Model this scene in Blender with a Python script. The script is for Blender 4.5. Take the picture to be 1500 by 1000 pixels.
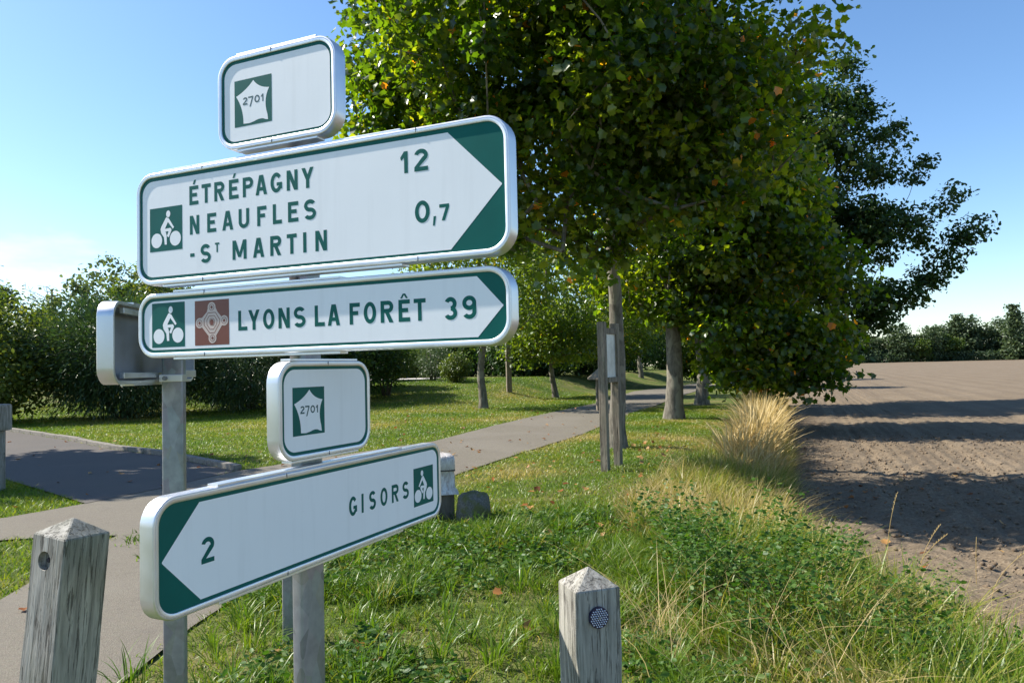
import bpy, bmesh, math, random
import numpy as np
from mathutils import Vector, Matrix

# ------------------------------------------------------------------ camera, sky, sun, exposure
for o in list(bpy.data.objects):
    bpy.data.objects.remove(o)
S = bpy.context.scene
COL = S.collection
rng = np.random.default_rng(7)
random.seed(7)

cam_d = bpy.data.cameras.new('camera')
cam = bpy.data.objects.new('camera', cam_d)
COL.objects.link(cam)
S.camera = cam
cam_d.sensor_width = 36.0
cam_d.lens = 36.0 * 1040 / 1500
cam_d.clip_start = 0.05
cam_d.clip_end = 3000
PITCH, ROLL, EYE = math.radians(2.14), math.radians(-1.35), 1.6
cp, sp, cr, sr = math.cos(PITCH), math.sin(PITCH), math.cos(ROLL), math.sin(ROLL)
right0, up0, fwd = Vector((1, 0, 0)), Vector((0, -sp, cp)), Vector((0, cp, sp))
right = right0 * cr + up0 * sr
up = right0 * -sr + up0 * cr
M = Matrix((right, up, -fwd)).transposed().to_4x4()
M.translation = (0, 0, EYE)
cam.matrix_world = M

SUN_AZ, SUN_EL = math.radians(-74.5), math.radians(44)      # azimuth clockwise from +Y
to_sun = Vector((math.sin(SUN_AZ) * math.cos(SUN_EL), math.cos(SUN_AZ) * math.cos(SUN_EL), math.sin(SUN_EL)))
W = bpy.data.worlds.new('World')
S.world = W
W.use_nodes = True
wn = W.node_tree
bg = wn.nodes['Background']
sky = wn.nodes.new('ShaderNodeTexSky')
sky.sky_type = 'NISHITA'
sky.sun_disc = False
sky.sun_elevation = SUN_EL
sky.sun_rotation = SUN_AZ
sky.altitude = 100
sky.air_density = 1.0
sky.dust_density = 0.5
sky.ozone_density = 3.0
bg.inputs[1].default_value = 0.112
# thin broken cloud low over the horizon, all the way round
tc = wn.nodes.new('ShaderNodeTexCoord')
mp = wn.nodes.new('ShaderNodeMapping'); mp.inputs['Scale'].default_value = (1, 1, 3.2); mp.inputs['Location'].default_value = (6.1, 0.0, 1.0)
nz = wn.nodes.new('ShaderNodeTexNoise'); nz.inputs['Scale'].default_value = 2.6; nz.inputs['Detail'].default_value = 7; nz.inputs['Roughness'].default_value = 0.55
rp = wn.nodes.new('ShaderNodeValToRGB'); rp.color_ramp.elements[0].position = 0.635; rp.color_ramp.elements[1].position = 0.76
sx = wn.nodes.new('ShaderNodeSeparateXYZ')
rz = wn.nodes.new('ShaderNodeValToRGB')
rz.color_ramp.elements[0].position = 0.0; rz.color_ramp.elements[0].color = (1, 1, 1, 1)
rz.color_ramp.elements[1].position = 0.30; rz.color_ramp.elements[1].color = (0, 0, 0, 1)
mu = wn.nodes.new('ShaderNodeMath'); mu.operation = 'MULTIPLY'
mu2 = wn.nodes.new('ShaderNodeMath'); mu2.operation = 'MULTIPLY'; mu2.inputs[1].default_value = 0.5
mx = wn.nodes.new('ShaderNodeMixRGB'); mx.inputs[2].default_value = (9.5, 9.6, 9.8, 1)
wl = wn.links.new
wl(tc.outputs['Generated'], mp.inputs[0]); wl(mp.outputs[0], nz.inputs['Vector']); wl(nz.outputs[0], rp.inputs[0])
wl(tc.outputs['Generated'], sx.inputs[0]); wl(sx.outputs[2], rz.inputs[0])
wl(rp.outputs[0], mu.inputs[0]); wl(rz.outputs[0], mu.inputs[1]); wl(mu.outputs[0], mu2.inputs[0])
hsv = wn.nodes.new('ShaderNodeHueSaturation'); hsv.inputs['Saturation'].default_value = 1.12; wl(sky.outputs[0], hsv.inputs['Color'])
wl(mu2.outputs[0], mx.inputs[0]); wl(hsv.outputs[0], mx.inputs[1]); wl(mx.outputs[0], bg.inputs[0])

sun_d = bpy.data.lights.new('sun', 'SUN')
sun_d.energy = 5.0
sun_d.angle = math.radians(0.53)
sun_d.color = (1.0, 0.93, 0.82)
sun = bpy.data.objects.new('sun', sun_d)
COL.objects.link(sun)
sun.rotation_euler = (-to_sun).to_track_quat('-Z', 'Y').to_euler()
sun.location = (-40, 20, 60)

S.view_settings.view_transform = 'Standard'
S.view_settings.look = 'None'
S.view_settings.gamma = 1
S.view_settings.use_curve_mapping = False
S.view_settings.exposure = 1.0
S.render.engine = 'CYCLES'
S.cycles.use_denoising = True
S.cycles.max_bounces = 6
S.cycles.transparent_max_bounces = 6

# ------------------------------------------------------------------ helpers
def ss(a, b, x):
    t = np.clip((np.asarray(x, float) - a) / (b - a), 0, 1)
    return t * t * (3 - 2 * t)

def hash2(ix, iy, seed):
    n = (ix.astype(np.int64) * 374761393 + iy.astype(np.int64) * 668265263 + seed * 1442695041) & 0x7fffffff
    n = ((n ^ (n >> 13)) * 1274126177) & 0x7fffffff
    n = n ^ (n >> 16)
    return (n & 0xffffff) / float(0xffffff)

def vnoise(x, y, seed=0):
    x = np.asarray(x, float); y = np.asarray(y, float)
    ix = np.floor(x); iy = np.floor(y)
    fx = x - ix; fy = y - iy
    fx = fx * fx * (3 - 2 * fx); fy = fy * fy * (3 - 2 * fy)
    a = hash2(ix, iy, seed); b = hash2(ix + 1, iy, seed); c = hash2(ix, iy + 1, seed); d = hash2(ix + 1, iy + 1, seed)
    return (a * (1 - fx) + b * fx) * (1 - fy) + (c * (1 - fx) + d * fx) * fy

def fbm(x, y, seed=0, o=4):
    r = 0; a = 0.5
    for k in range(o):
        r = r + a * vnoise(x * 2 ** k, y * 2 ** k, seed + k * 17); a *= 0.5
    return r

def link(o, parent=None):
    COL.objects.link(o)
    if parent is not None:
        o.parent = parent
    return o

def tag(o, label=None, cat=None, group=None, kind=None):
    if label: o['label'] = label
    if cat: o['category'] = cat
    if group: o['group'] = group
    if kind: o['kind'] = kind
    return o

def empty(name, loc, rz=0.0):
    o = bpy.data.objects.new(name, None)
    o.empty_display_size = 0.1
    o.location = loc
    o.rotation_euler = (0, 0, rz)
    return link(o)

class MB:
    """collects shapes, builds ONE mesh object"""
    def __init__(s): s.v = []; s.f = []
    def add(s, vs, fs):
        n = len(s.v); s.v += [tuple(p) for p in vs]; s.f += [[i + n for i in f] for f in fs]; return s
    def box(s, x0, x1, y0, y1, z0, z1):
        v = [(x0, y0, z0), (x1, y0, z0), (x1, y1, z0), (x0, y1, z0), (x0, y0, z1), (x1, y0, z1), (x1, y1, z1), (x0, y1, z1)]
        return s.add(v, [(0, 3, 2, 1), (4, 5, 6, 7), (0, 1, 5, 4), (1, 2, 6, 5), (2, 3, 7, 6), (3, 0, 4, 7)])
    def poly(s, pts, y):
        """flat polygon facing -Y from (x, z) points, counter-clockwise seen from -Y"""
        return s.add([(p[0], y, p[1]) for p in pts], [list(range(len(pts)))])
    def tube(s, p0, p1, r0, r1, n=8, cap=True):
        p0 = Vector(p0); p1 = Vector(p1); d = (p1 - p0).normalized()
        a = d.orthogonal().normalized(); b = d.cross(a)
        vs = []
        for p, r in ((p0, r0), (p1, r1)):
            for k in range(n):
                t = 2 * math.pi * k / n
                vs.append(p + (a * math.cos(t) + b * math.sin(t)) * r)
        fs = [(k, (k + 1) % n, n + (k + 1) % n, n + k) for k in range(n)]
        if cap: fs += [list(range(n))[::-1], list(range(n, 2 * n))]
        return s.add(vs, fs)
    def build(s, name, mat, parent=None, smooth=False, bevel=0.0, loc=None):
        me = bpy.data.meshes.new(name)
        me.from_pydata(s.v, [], s.f)
        if bevel > 0:
            bm = bmesh.new(); bm.from_mesh(me)
            bmesh.ops.bevel(bm, geom=bm.edges[:] , offset=bevel, segments=2, profile=0.7, affect='EDGES', clamp_overlap=True)
            bm.to_mesh(me); bm.free()
        me.update()
        if mat: me.materials.append(mat)
        if smooth:
            for p in me.polygons: p.use_smooth = True
        o = bpy.data.objects.new(name, me)
        if loc: o.location = loc
        return link(o, parent)

def np_mesh(name, V, loops, counts, mat, parent=None, attr=None, smooth=False):
    """fast mesh: V (n,3), flat loop indices, vertices per face, optional per-vertex float attribute"""
    me = bpy.data.meshes.new(name)
    me.vertices.add(len(V)); me.vertices.foreach_set('co', np.asarray(V, np.float32).ravel())
    me.loops.add(len(loops)); me.loops.foreach_set('vertex_index', np.asarray(loops, np.int32))
    counts = np.asarray(counts, np.int32)
    me.polygons.add(len(counts))
    me.polygons.foreach_set('loop_start', np.concatenate([[0], np.cumsum(counts)[:-1]]).astype(np.int32))
    me.polygons.foreach_set('loop_total', counts)
    if smooth: me.polygons.foreach_set('use_smooth', np.ones(len(counts), bool))
    if attr is not None:
        a = me.attributes.new('tint', 'FLOAT', 'POINT'); a.data.foreach_set('value', np.asarray(attr, np.float32))
    me.update(calc_edges=True)
    if mat: me.materials.append(mat)
    return link(bpy.data.objects.new(name, me), parent)

def grid_mesh(name, X, Y, Z, mat, parent=None, keep=None, smooth=True):
    r, c = X.shape
    V = np.stack([X, Y, Z], -1).reshape(-1, 3)
    i = np.arange(r * c).reshape(r, c)
    q = np.stack([i[:-1, :-1], i[:-1, 1:], i[1:, 1:], i[1:, :-1]], -1).reshape(-1, 4)
    if keep is not None: q = q[keep.reshape(-1)]
    return np_mesh(name, V, q.ravel(), np.full(len(q), 4), mat, parent, smooth=smooth)

# ------------------------------------------------------------------ materials
class NT:
    def __init__(s, name):
        s.m = bpy.data.materials.new(name); s.m.use_nodes = True
        s.t = s.m.node_tree; s.b = s.t.nodes['Principled BSDF']; s.out = s.t.nodes['Material Output']
    def n(s, typ, **kw):
        x = s.t.nodes.new('ShaderNode' + typ)
        for k, v in kw.items():
            if hasattr(x, k): setattr(x, k, v)
            else: x.inputs[k.replace('_', ' ')].default_value = v
        return x
    def l(s, a, b): s.t.links.new(a, b)
    def coord(s, scale=(1, 1, 1), obj=True):
        c = s.n('TexCoord'); m = s.n('Mapping'); m.inputs['Scale'].default_value = scale
        s.l(c.outputs['Object' if obj else 'Generated'], m.inputs[0]); return m.outputs[0]
    def noise(s, vec, scale, detail=4, rough=0.55, dist=0.0):
        x = s.n('TexNoise'); x.inputs['Scale'].default_value = scale; x.inputs['Detail'].default_value = detail
        x.inputs['Roughness'].default_value = rough; x.inputs['Distortion'].default_value = dist
        s.l(vec, x.inputs['Vector']); return x.outputs[0]
    def ramp(s, fac, stops):
        x = s.n('ValToRGB'); e = x.color_ramp.elements
        while len(e) < len(stops): e.new(0.5)
        for k, (p, c) in enumerate(stops):
            e[k].position = p; e[k].color = (c if len(c) == 4 else (*c, 1))
        s.l(fac, x.inputs[0]); return x.outputs[0]
    def mix(s, fac, a, b, mode='MIX'):
        x = s.n('MixRGB'); x.blend_type = mode
        for k, v in ((0, fac), (1, a), (2, b)):
            if hasattr(v, 'is_linked') or hasattr(v, 'node'): s.l(v, x.inputs[k])
            else: x.inputs[k].default_value = v if k == 0 else (*v, 1)
        return x.outputs[0]
    def bump(s, h, strength=0.3, dist=0.01):
        x = s.n('Bump'); x.inputs['Strength'].default_value = strength; x.inputs['Distance'].default_value = dist
        s.l(h, x.inputs['Height']); s.l(x.outputs[0], s.b.inputs['Normal'])
    def base(s, c):
        if hasattr(c, 'node'): s.l(c, s.b.inputs['Base Color'])
        else: s.b.inputs['Base Color'].default_value = (*c, 1)
    def set(s, rough=None, metal=None, spec=None):
        if rough is not None: s.b.inputs['Roughness'].default_value = rough
        if metal is not None: s.b.inputs['Metallic'].default_value = metal
        if spec is not None: s.b.inputs['Specular IOR Level'].default_value = spec
        return s

def m_plain(name, c, rough=0.5, metal=0.0, var=0.06, scale=12, spec=0.5, dirt=0.0):
    t = NT(name)
    v = t.coord()
    n = t.noise(v, scale, 5)
    lo = tuple(x * (1 - var) for x in c); hi = tuple(min(1, x * (1 + var)) for x in c)
    col = t.ramp(n, [(0.3, lo), (0.7, hi)])
    if dirt:
        d = t.noise(t.coord((60, 60, 60)), 1.0, 3, 0.7)
        col = t.mix(t.ramp(d, [(0.66, (0, 0, 0)), (0.74, (dirt, dirt, dirt))]), col, tuple(x * 0.45 for x in c))
    if dirt:
        d2 = t.noise(t.coord((26, 26, 1.6)), 1.0, 5, 0.65, 0.3)
        col = t.mix(t.ramp(d2, [(0.52, (0, 0, 0)), (0.80, (0.22, 0.22, 0.22))]), col, tuple(x * 0.70 for x in c))
    t.base(col); t.set(rough, metal, spec)
    return t.m

def m_metal(name, c, rough, stretch, var=0.12):
    t = NT(name)
    n = t.noise(t.coord(stretch), 6, 6, 0.6)
    t.base(t.ramp(n, [(0.3, tuple(x * (1 - var) for x in c)), (0.7, c)]))
    r = t.ramp(n, [(0.3, (rough * 0.8,) * 3), (0.75, (min(1, rough * 1.35),) * 3)])
    t.l(r, t.b.inputs['Roughness']); t.set(metal=0.9)
    t.bump(t.noise(t.coord(stretch), 40, 3), 0.06, 0.002)
    return t.m

def m_foliage(name, stops, trans, gloss=0.12, rough=0.38, tfac=0.5):
    """leaf: diffuse + translucent + a waxy highlight; 'tint' picks each leaf's own colour"""
    t = NT(name)
    a = t.n('Attribute'); a.attribute_name = 'tint'
    col = t.ramp(a.outputs['Fac'], stops)
    tcol = t.mix(1.0, col, trans, 'MULTIPLY')
    d = t.n('BsdfDiffuse'); t.l(col, d.inputs[0])
    tr = t.n('BsdfTranslucent'); t.l(tcol, tr.inputs[0])
    g = t.n('BsdfGlossy'); g.inputs['Roughness'].default_value = rough; g.inputs[0].default_value = (0.9, 0.95, 0.9, 1)
    m1 = t.n('MixShader'); m1.inputs[0].default_value = tfac
    t.l(d.outputs[0], m1.inputs[1]); t.l(tr.outputs[0], m1.inputs[2])
    fr = t.n('LayerWeight'); fr.inputs[0].default_value = 0.25
    mm = t.n('Math'); mm.operation = 'MULTIPLY_ADD'; mm.inputs[1].default_value = gloss * 0.55; mm.inputs[2].default_value = gloss * 0.10
    t.l(fr.outputs['Facing'], mm.inputs[0])
    m2 = t.n('MixShader'); t.l(mm.outputs[0], m2.inputs[0])
    t.l(m1.outputs[0], m2.inputs[1]); t.l(g.outputs[0], m2.inputs[2])
    t.l(m2.outputs[0], t.out.inputs['Surface'])
    return t.m

def m_wood(name, light, dark, scale=1.0):
    t = NT(name)
    v = t.coord((14 * scale, 14 * scale, 1.1 * scale))
    n = t.noise(v, 3.0, 8, 0.65, 0.6)
    fine = t.noise(t.coord((90 * scale, 90 * scale, 5 * scale)), 1.0, 4, 0.7, 0.8)
    patch = t.noise(t.coord((6, 6, 3)), 1.0, 4, 0.6)
    col = t.ramp(n, [(0.30, dark), (0.47, tuple((a + b) / 2 for a, b in zip(light, dark))), (0.62, light)])
    crk = t.noise(t.coord((46 * scale, 46 * scale, 2.6 * scale)), 1.0, 6, 0.72, 2.2)
    crack = t.ramp(fine, [(0.30, (0.35, 0.34, 0.32)), (0.45, (1, 1, 1))])
    col = t.mix(0.8, col, crack, 'MULTIPLY')
    cmask = t.ramp(crk, [(0.41, (0.09, 0.08, 0.07)), (0.455, (1, 1, 1))])
    col = t.mix(0.72, col, cmask, 'MULTIPLY')
    col = t.mix(t.ramp(patch, [(0.45, (0, 0, 0)), (0.75, (0.45, 0.45, 0.45))]), col, (0.17, 0.18, 0.12))
    t.base(col); t.set(0.85, 0, 0.25)
    h = t.mix(0.6, t.mix(0.5, n, fine), cmask, 'MULTIPLY')
    t.bump(h, 0.7, 0.006)
    return t.m

def m_bark(name, c1, c2, c3):
    t = NT(name)
    v = t.coord((1.0, 1.0, 0.45))
    n = t.noise(v, 9, 6, 0.6, 0.4); p = t.noise(v, 3.5, 3, 0.5, 0.8)
    col = t.ramp(n, [(0.35, c1), (0.65, c2)])
    col = t.mix(t.ramp(p, [(0.52, (0, 0, 0)), (0.56, (0.7, 0.7, 0.7))]), col, c3)
    t.base(col); t.set(0.9, 0, 0.2)
    t.bump(n, 0.6, 0.03)
    return t.m

MAT = {}
MAT['white'] = m_plain('white_sheeting', (0.84, 0.86, 0.89), 0.42, 0, 0.02, 5, 0.35, 0.08)
MAT['green'] = m_plain('green_sheeting', (0.0, 0.105, 0.088), 0.42, 0, 0.10, 7, 0.18)
MAT['brown'] = m_plain('brown_sheeting', (0.16, 0.035, 0.018), 0.4, 0, 0.08, 7)
MAT['beige'] = m_plain('beige_print', (0.58, 0.47, 0.42), 0.45, 0, 0.05, 9)
MAT['ink'] = m_plain('dark_green_print', (0.012, 0.075, 0.085), 0.4, 0, 0.05, 9)
MAT['alu'] = m_metal('brushed_aluminium', (0.78, 0.79, 0.81), 0.38, (1, 1, 1), 0.16)
MAT['alu_dull'] = m_metal('dull_aluminium', (0.33, 0.34, 0.36), 0.5, (1, 1, 1), 0.3)
MAT['seam'] = m_plain('dark_seam', (0.06, 0.06, 0.07), 0.7)
t = NT('galvanised_steel')
vo = t.n('TexVoronoi'); vo.inputs['Scale'].default_value = 22; t.l(t.coord((1, 1, 0.5)), vo.inputs['Vector'])
n1 = t.noise(t.coord((1, 1, 0.8)), 26, 5, 0.6)
c = t.mix(0.35, t.ramp(n1, [(0.3, (0.19, 0.21, 0.24)), (0.7, (0.29, 0.315, 0.35))]), vo.outputs['Color'], 'SOFT_LIGHT')
hs = t.n('HueSaturation'); hs.inputs['Saturation'].default_value = 0.3; t.l(c, hs.inputs['Color']); t.base(hs.outputs[0])
t.set(0.46, 0.55); t.bump(n1, 0.12, 0.003); MAT['galv'] = t.m
MAT['wood'] = m_wood('weathered_wood', (0.40, 0.385, 0.345), (0.17, 0.162, 0.145))
MAT['wood2'] = m_wood('weathered_brown_wood', (0.30, 0.25, 0.19), (0.10, 0.085, 0.065), 0.6)
MAT['bark'] = m_bark('plane_bark', (0.09, 0.082, 0.066), (0.185, 0.168, 0.138), (0.24, 0.225, 0.175))
MAT['bark_dark'] = m_bark('dark_bark', (0.06, 0.05, 0.04), (0.14, 0.12, 0.10), (0.10, 0.11, 0.07))

G1 = (0.011, 0.029, 0.003); G2 = (0.034, 0.062, 0.006); G3 = (0.112, 0.130, 0.012)
MAT['leaf_plane'] = m_foliage('plane_leaf', [(0.0, G1), (0.5, G2), (0.86, G3), (0.955, (0.28, 0.22, 0.03)), (0.99, (0.42, 0.14, 0.02))], (5.6, 5.4, 1.0), 0.19, 0.32, 0.50)
MAT['leaf_dark'] = m_foliage('oak_leaf', [(0.0, (0.016, 0.040, 0.010)), (0.6, (0.038, 0.075, 0.016)), (1.0, (0.09, 0.115, 0.022))], (1.5, 1.7, 0.8), 0.12, 0.4, 0.35)
MAT['leaf_light'] = m_foliage('light_leaf', [(0.0, (0.04, 0.085, 0.009)), (0.6, (0.095, 0.15, 0.014)), (0.93, (0.20, 0.21, 0.025)), (1.0, (0.36, 0.22, 0.02))], (2.8, 2.5, 0.8), 0.2, 0.38, 0.5)
MAT['leaf_shrub'] = m_foliage('shrub_leaf', [(0.0, (0.030, 0.065, 0.012)), (0.6, (0.075, 0.115, 0.020)), (1.0, (0.19, 0.20, 0.04))], (1.8, 1.8, 0.8), 0.15, 0.4, 0.4)
MAT['leaf_needle'] = m_foliage('feathery_leaf', [(0.0, (0.018, 0.045, 0.014)), (0.6, (0.045, 0.085, 0.026)), (1.0, (0.12, 0.16, 0.06))], (1.4, 1.5, 0.9), 0.25, 0.35, 0.3)
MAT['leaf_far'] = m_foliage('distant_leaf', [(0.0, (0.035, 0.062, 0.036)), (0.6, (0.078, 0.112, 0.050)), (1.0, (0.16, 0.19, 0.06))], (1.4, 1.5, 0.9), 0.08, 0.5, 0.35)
MAT['grass'] = m_foliage('lawn_grass', [(0.0, (0.048, 0.112, 0.008)), (0.45, (0.110, 0.185, 0.012)), (0.72, (0.200, 0.215, 0.026)), (0.88, (0.30, 0.25, 0.085)), (1.0, (0.40, 0.32, 0.15))], (1.7, 1.7, 0.9), 0.15, 0.4, 0.4)
MAT['straw'] = m_foliage('dry_grass', [(0.0, (0.20, 0.17, 0.05)), (0.35, (0.42, 0.32, 0.13)), (1.0, (0.60, 0.47, 0.24))], (1.3, 1.25, 1.0), 0.1, 0.5, 0.35)
MAT['weed'] = m_foliage('weed_leaf', [(0.0, (0.022, 0.066, 0.010)), (0.6, (0.058, 0.125, 0.016)), (1.0, (0.13, 0.18, 0.028))], (2.0, 2.1, 0.8), 0.12, 0.5, 0.35)
MAT['litter'] = m_foliage('fallen_leaf', [(0.0, (0.12, 0.045, 0.018)), (0.5, (0.28, 0.10, 0.025)), (1.0, (0.42, 0.27, 0.11))], (1.3, 1.2, 1.0), 0.1, 0.45, 0.25)

t = NT('turf_soil')
v = t.coord(); a = t.noise(v, 0.9, 5, 0.6); b = t.noise(v, 14, 5, 0.7)
c = t.ramp(b, [(0.3, (0.040, 0.062, 0.014)), (0.6, (0.090, 0.125, 0.028)), (0.8, (0.19, 0.17, 0.065))])
c = t.mix(t.ramp(a, [(0.45, (0, 0, 0)), (0.68, (0.75, 0.75, 0.75))]), c, (0.20, 0.165, 0.075))
t.base(c); t.set(0.95, 0, 0.1); t.bump(b, 0.8, 0.05); MAT['turf'] = t.m

t = NT('path_asphalt')
v = t.coord()
vo = t.n('TexVoronoi'); vo.inputs['Scale'].default_value = 95; t.l(v, vo.inputs['Vector'])
b = t.noise(v, 160, 4, 0.7); a = t.noise(v, 0.8, 5, 0.6)
hs = t.n('HueSaturation'); hs.inputs['Saturation'].default_value = 0.12; hs.inputs['Value'].default_value = 0.9; t.l(vo.outputs['Color'], hs.inputs['Color'])
c = t.ramp(b, [(0.3, (0.058, 0.051, 0.040)), (0.7, (0.205, 0.185, 0.145))])
c = t.mix(0.30, c, hs.outputs[0], 'OVERLAY')
c = t.mix(t.ramp(a, [(0.40, (0, 0, 0)), (0.75, (0.40, 0.40, 0.40))]), c, (0.125, 0.108, 0.09))
pt = t.noise(v, 0.22, 3, 0.5, 0.6); st_ = t.noise(v, 4.5, 6, 0.7)
c = t.mix(t.ramp(pt, [(0.50, (0, 0, 0)), (0.56, (0.30, 0.30, 0.30))]), c, (0.185, 0.168, 0.142))
c = t.mix(t.ramp(st_, [(0.56, (0, 0, 0)), (0.70, (0.45, 0.45, 0.45))]), c, (0.085, 0.076, 0.066))
t.base(c); t.set(0.88, 0, 0.25); t.bump(vo.outputs['Distance'], 0.45, 0.006); MAT['asphalt'] = t.m

t = NT('road_asphalt')
v = t.coord(); b = t.noise(v, 120, 4, 0.7); a = t.noise(v, 0.6, 5, 0.6)
c = t.ramp(b, [(0.3, (0.034, 0.031, 0.028)), (0.7, (0.12, 0.108, 0.096))])
c = t.mix(t.ramp(a, [(0.45, (0, 0, 0)), (0.7, (0.35, 0.35, 0.35))]), c, (0.12, 0.10, 0.082))
t.base(c); t.set(0.85, 0, 0.3); t.bump(b, 0.4, 0.004); MAT['road'] = t.m
MAT['concrete'] = m_plain('kerb_concrete', (0.20, 0.185, 0.16), 0.9, 0, 0.35, 14, 0.2)
MAT['gravel'] = m_plain('pale_gravel', (0.46, 0.43, 0.39), 0.9, 0, 0.2, 60, 0.2)

t = NT('ploughed_soil')
v = t.coord(); a = t.noise(v, 0.35, 5, 0.6); b = t.noise(v, 26, 6, 0.7); d = t.noise(v, 3, 4, 0.6)
c = t.ramp(b, [(0.28, (0.070, 0.053, 0.036)), (0.5, (0.172, 0.134, 0.092)), (0.75, (0.285, 0.230, 0.162))])
c = t.mix(t.ramp(a, [(0.4, (0, 0, 0)), (0.7, (0.35, 0.35, 0.35))]), c, (0.25, 0.203, 0.148))
c = t.mix(t.ramp(d, [(0.5, (0, 0, 0)), (0.8, (0.5, 0.5, 0.5))]), c, (0.105, 0.080, 0.058))
mpz = t.n('Mapping'); mpz.inputs['Rotation'].default_value = (0, 0, math.atan(0.39)); tcz = t.n('TexCoord'); t.l(tcz.outputs['Object'], mpz.inputs[0])
wv = t.n('TexWave'); wv.inputs['Scale'].default_value = 0.19; wv.inputs['Distortion'].default_value = 1.2; wv.inputs['Detail'].default_value = 3; wv.inputs['Detail Scale'].default_value = 0.4; t.l(mpz.outputs[0], wv.inputs['Vector'])
c = t.mix(t.ramp(wv.outputs['Fac'], [(0.55, (0, 0, 0)), (0.95, (0.32, 0.32, 0.32))]), c, (0.115, 0.090, 0.066))
t.base(c); t.set(0.97, 0, 0.1); t.bump(b, 0.9, 0.03); MAT['soil'] = t.m
MAT['clod'] = m_plain('soil_clod', (0.17, 0.13, 0.092), 0.97, 0, 0.4, 18, 0.1)
t = NT('mossy_stone')
v = t.coord(); a = t.noise(v, 9, 5, 0.6); b = t.noise(v, 60, 5, 0.7)
c = t.ramp(b, [(0.3, (0.07, 0.065, 0.055)), (0.7, (0.20, 0.19, 0.165))])
c = t.mix(t.ramp(a, [(0.45, (0, 0, 0)), (0.6, (0.8, 0.8, 0.8))]), c, (0.11, 0.115, 0.03))
t.base(c); t.set(0.95, 0, 0.15); t.bump(b, 0.8, 0.01); MAT['stone'] = t.m
t = NT('plastic_wrap')
b = t.noise(t.coord((8, 8, 3)), 3, 6, 0.7, 1.0)
t.base(t.ramp(b, [(0.35, (0.34, 0.28, 0.25)), (0.6, (0.62, 0.59, 0.56))])); t.set(0.32, 0, 0.6); t.bump(b, 0.8, 0.02); MAT['wrap'] = t.m
MAT['blue_dark'] = m_plain('reflector_blue', (0.012, 0.012, 0.045), 0.3)
MAT['dot'] = m_plain('reflector_dot', (0.62, 0.66, 0.78), 0.25)
MAT['rope'] = m_plain('dark_cord', (0.03, 0.025, 0.03), 0.8)
MAT['paper'] = m_plain('map_panel', (0.55, 0.55, 0.50), 0.4, 0, 0.25, 4)

# ------------------------------------------------------------------ terrain
def edge(Y):
    return np.maximum(3.98 + 0.39 * (np.asarray(Y, float) - 9.9), 3.25)
PLY = np.array([0.5, 12, 16.0, 20.45, 25.5, 30.9, 43.6, 60, 200]); PLX = np.array([-4.0, -4.4, -1.82, -0.39, 1.43, 3.67, 7.6, 16.0, 80.0])
def hgt(X, Y):
    X = np.asarray(X, float); Y = np.asarray(Y, float)
    e = X - edge(Y)
    rise = 1.0 * ss(26, 44, Y) * ss(3, 7, np.interp(Y, PLY, PLX) - X)
    return rise - 0.46 * ss(-2.5, -0.1, e) - 0.5 * ss(0.15, 0.9, e)
def H(x, y): return float(hgt(x, y))

def spaced(lo, a, b, hi, d, g=1.18):
    m = list(np.arange(a, b + 1e-6, d))
    s = d; x = b; up_ = []
    while x < hi: s *= g; x += s; up_.append(x)
    s = d; x = a; dn = []
    while x > lo: s *= g; x -= s; dn.append(x)
    return np.array(dn[::-1] + m + up_)
gx = spaced(-700, -14, 12, 700, 0.22); gy = spaced(-60, 1.0, 30, 900, 0.22)
GX, GY = np.meshgrid(gx, gy)
GZ = hgt(GX, GY) - 0.02 * fbm(GX * 1.3, GY * 1.3, 3) * (np.abs(GX) < 60) - 0.005
tag(grid_mesh('ground', GX, GY, GZ, MAT['turf']), kind='structure')

def sheet(name, pts, z, mat):
    from mathutils.geometry import tessellate_polygon
    bm = bmesh.new()
    vs = [bm.verts.new((x, y, z)) for x, y in pts]
    for tri in tessellate_polygon([[Vector((x, y, 0)) for x, y in pts]]):
        if len(set(tri)) == 3: bm.faces.new([vs[i] for i in tri])
    bmesh.ops.recalc_face_normals(bm, faces=bm.faces[:])
    for f in bm.faces:
        if f.normal.z < 0: f.normal_flip()
    me = bpy.data.meshes.new(name); bm.to_mesh(me); bm.free(); me.materials.append(mat)
    return tag(link(bpy.data.objects.new(name, me)), kind='structure')

def wob(pts, amp=0.05, step=0.35, seed=1):
    """resample a polyline and make it a little ragged"""
    out = []
    for (x0, y0), (x1, y1) in zip(pts[:-1], pts[1:]):
        L = math.hypot(x1 - x0, y1 - y0); n = max(1, min(60, int(L / step)))
        for k in range(n):
            x = x0 + (x1 - x0) * k / n; y = y0 + (y1 - y0) * k / n
            out.append((x + amp * (float(fbm(x * 2, y * 2, seed)) - 0.5) * 2, y + amp * (float(fbm(x * 2, y * 2, seed + 9)) - 0.5)))
    out.append(pts[-1]); return out
PR = [(-2.0, -3), (-2.02, 1.5), (-2.08, 3.8), (-2.1, 4.6), (-1.9, 6.5), (-1.4, 9.0), (-0.89, 10.9), (0.03, 13.2), (1.69, 17.0), (3.85, 23.6), (5.3, 27.2), (8.3, 35.5), (11.4, 43.4), (16.5, 54), (24, 68)]
PLm = [(20.5, 69), (13.0, 54), (7.4, 43.6), (3.67, 30.9), (1.43, 25.5), (-0.39, 20.45), (-1.82, 16.0), (-4.63, 11.83)]
FORK = [(-4.63, 11.83), (-5.05, 10.2), (-5.48, 9.1), (-5.95, 8.3), (-9.0, 7.9), (-16, 7.6), (-16, 6.0), (-9, 6.5), (-5.2, 7.15), (-4.5, 7.3), (-4.05, 7.25), (-3.84, 5.7), (-3.75, 5.1), (-3.9, 2.5), (-4.0, -3)]
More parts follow.
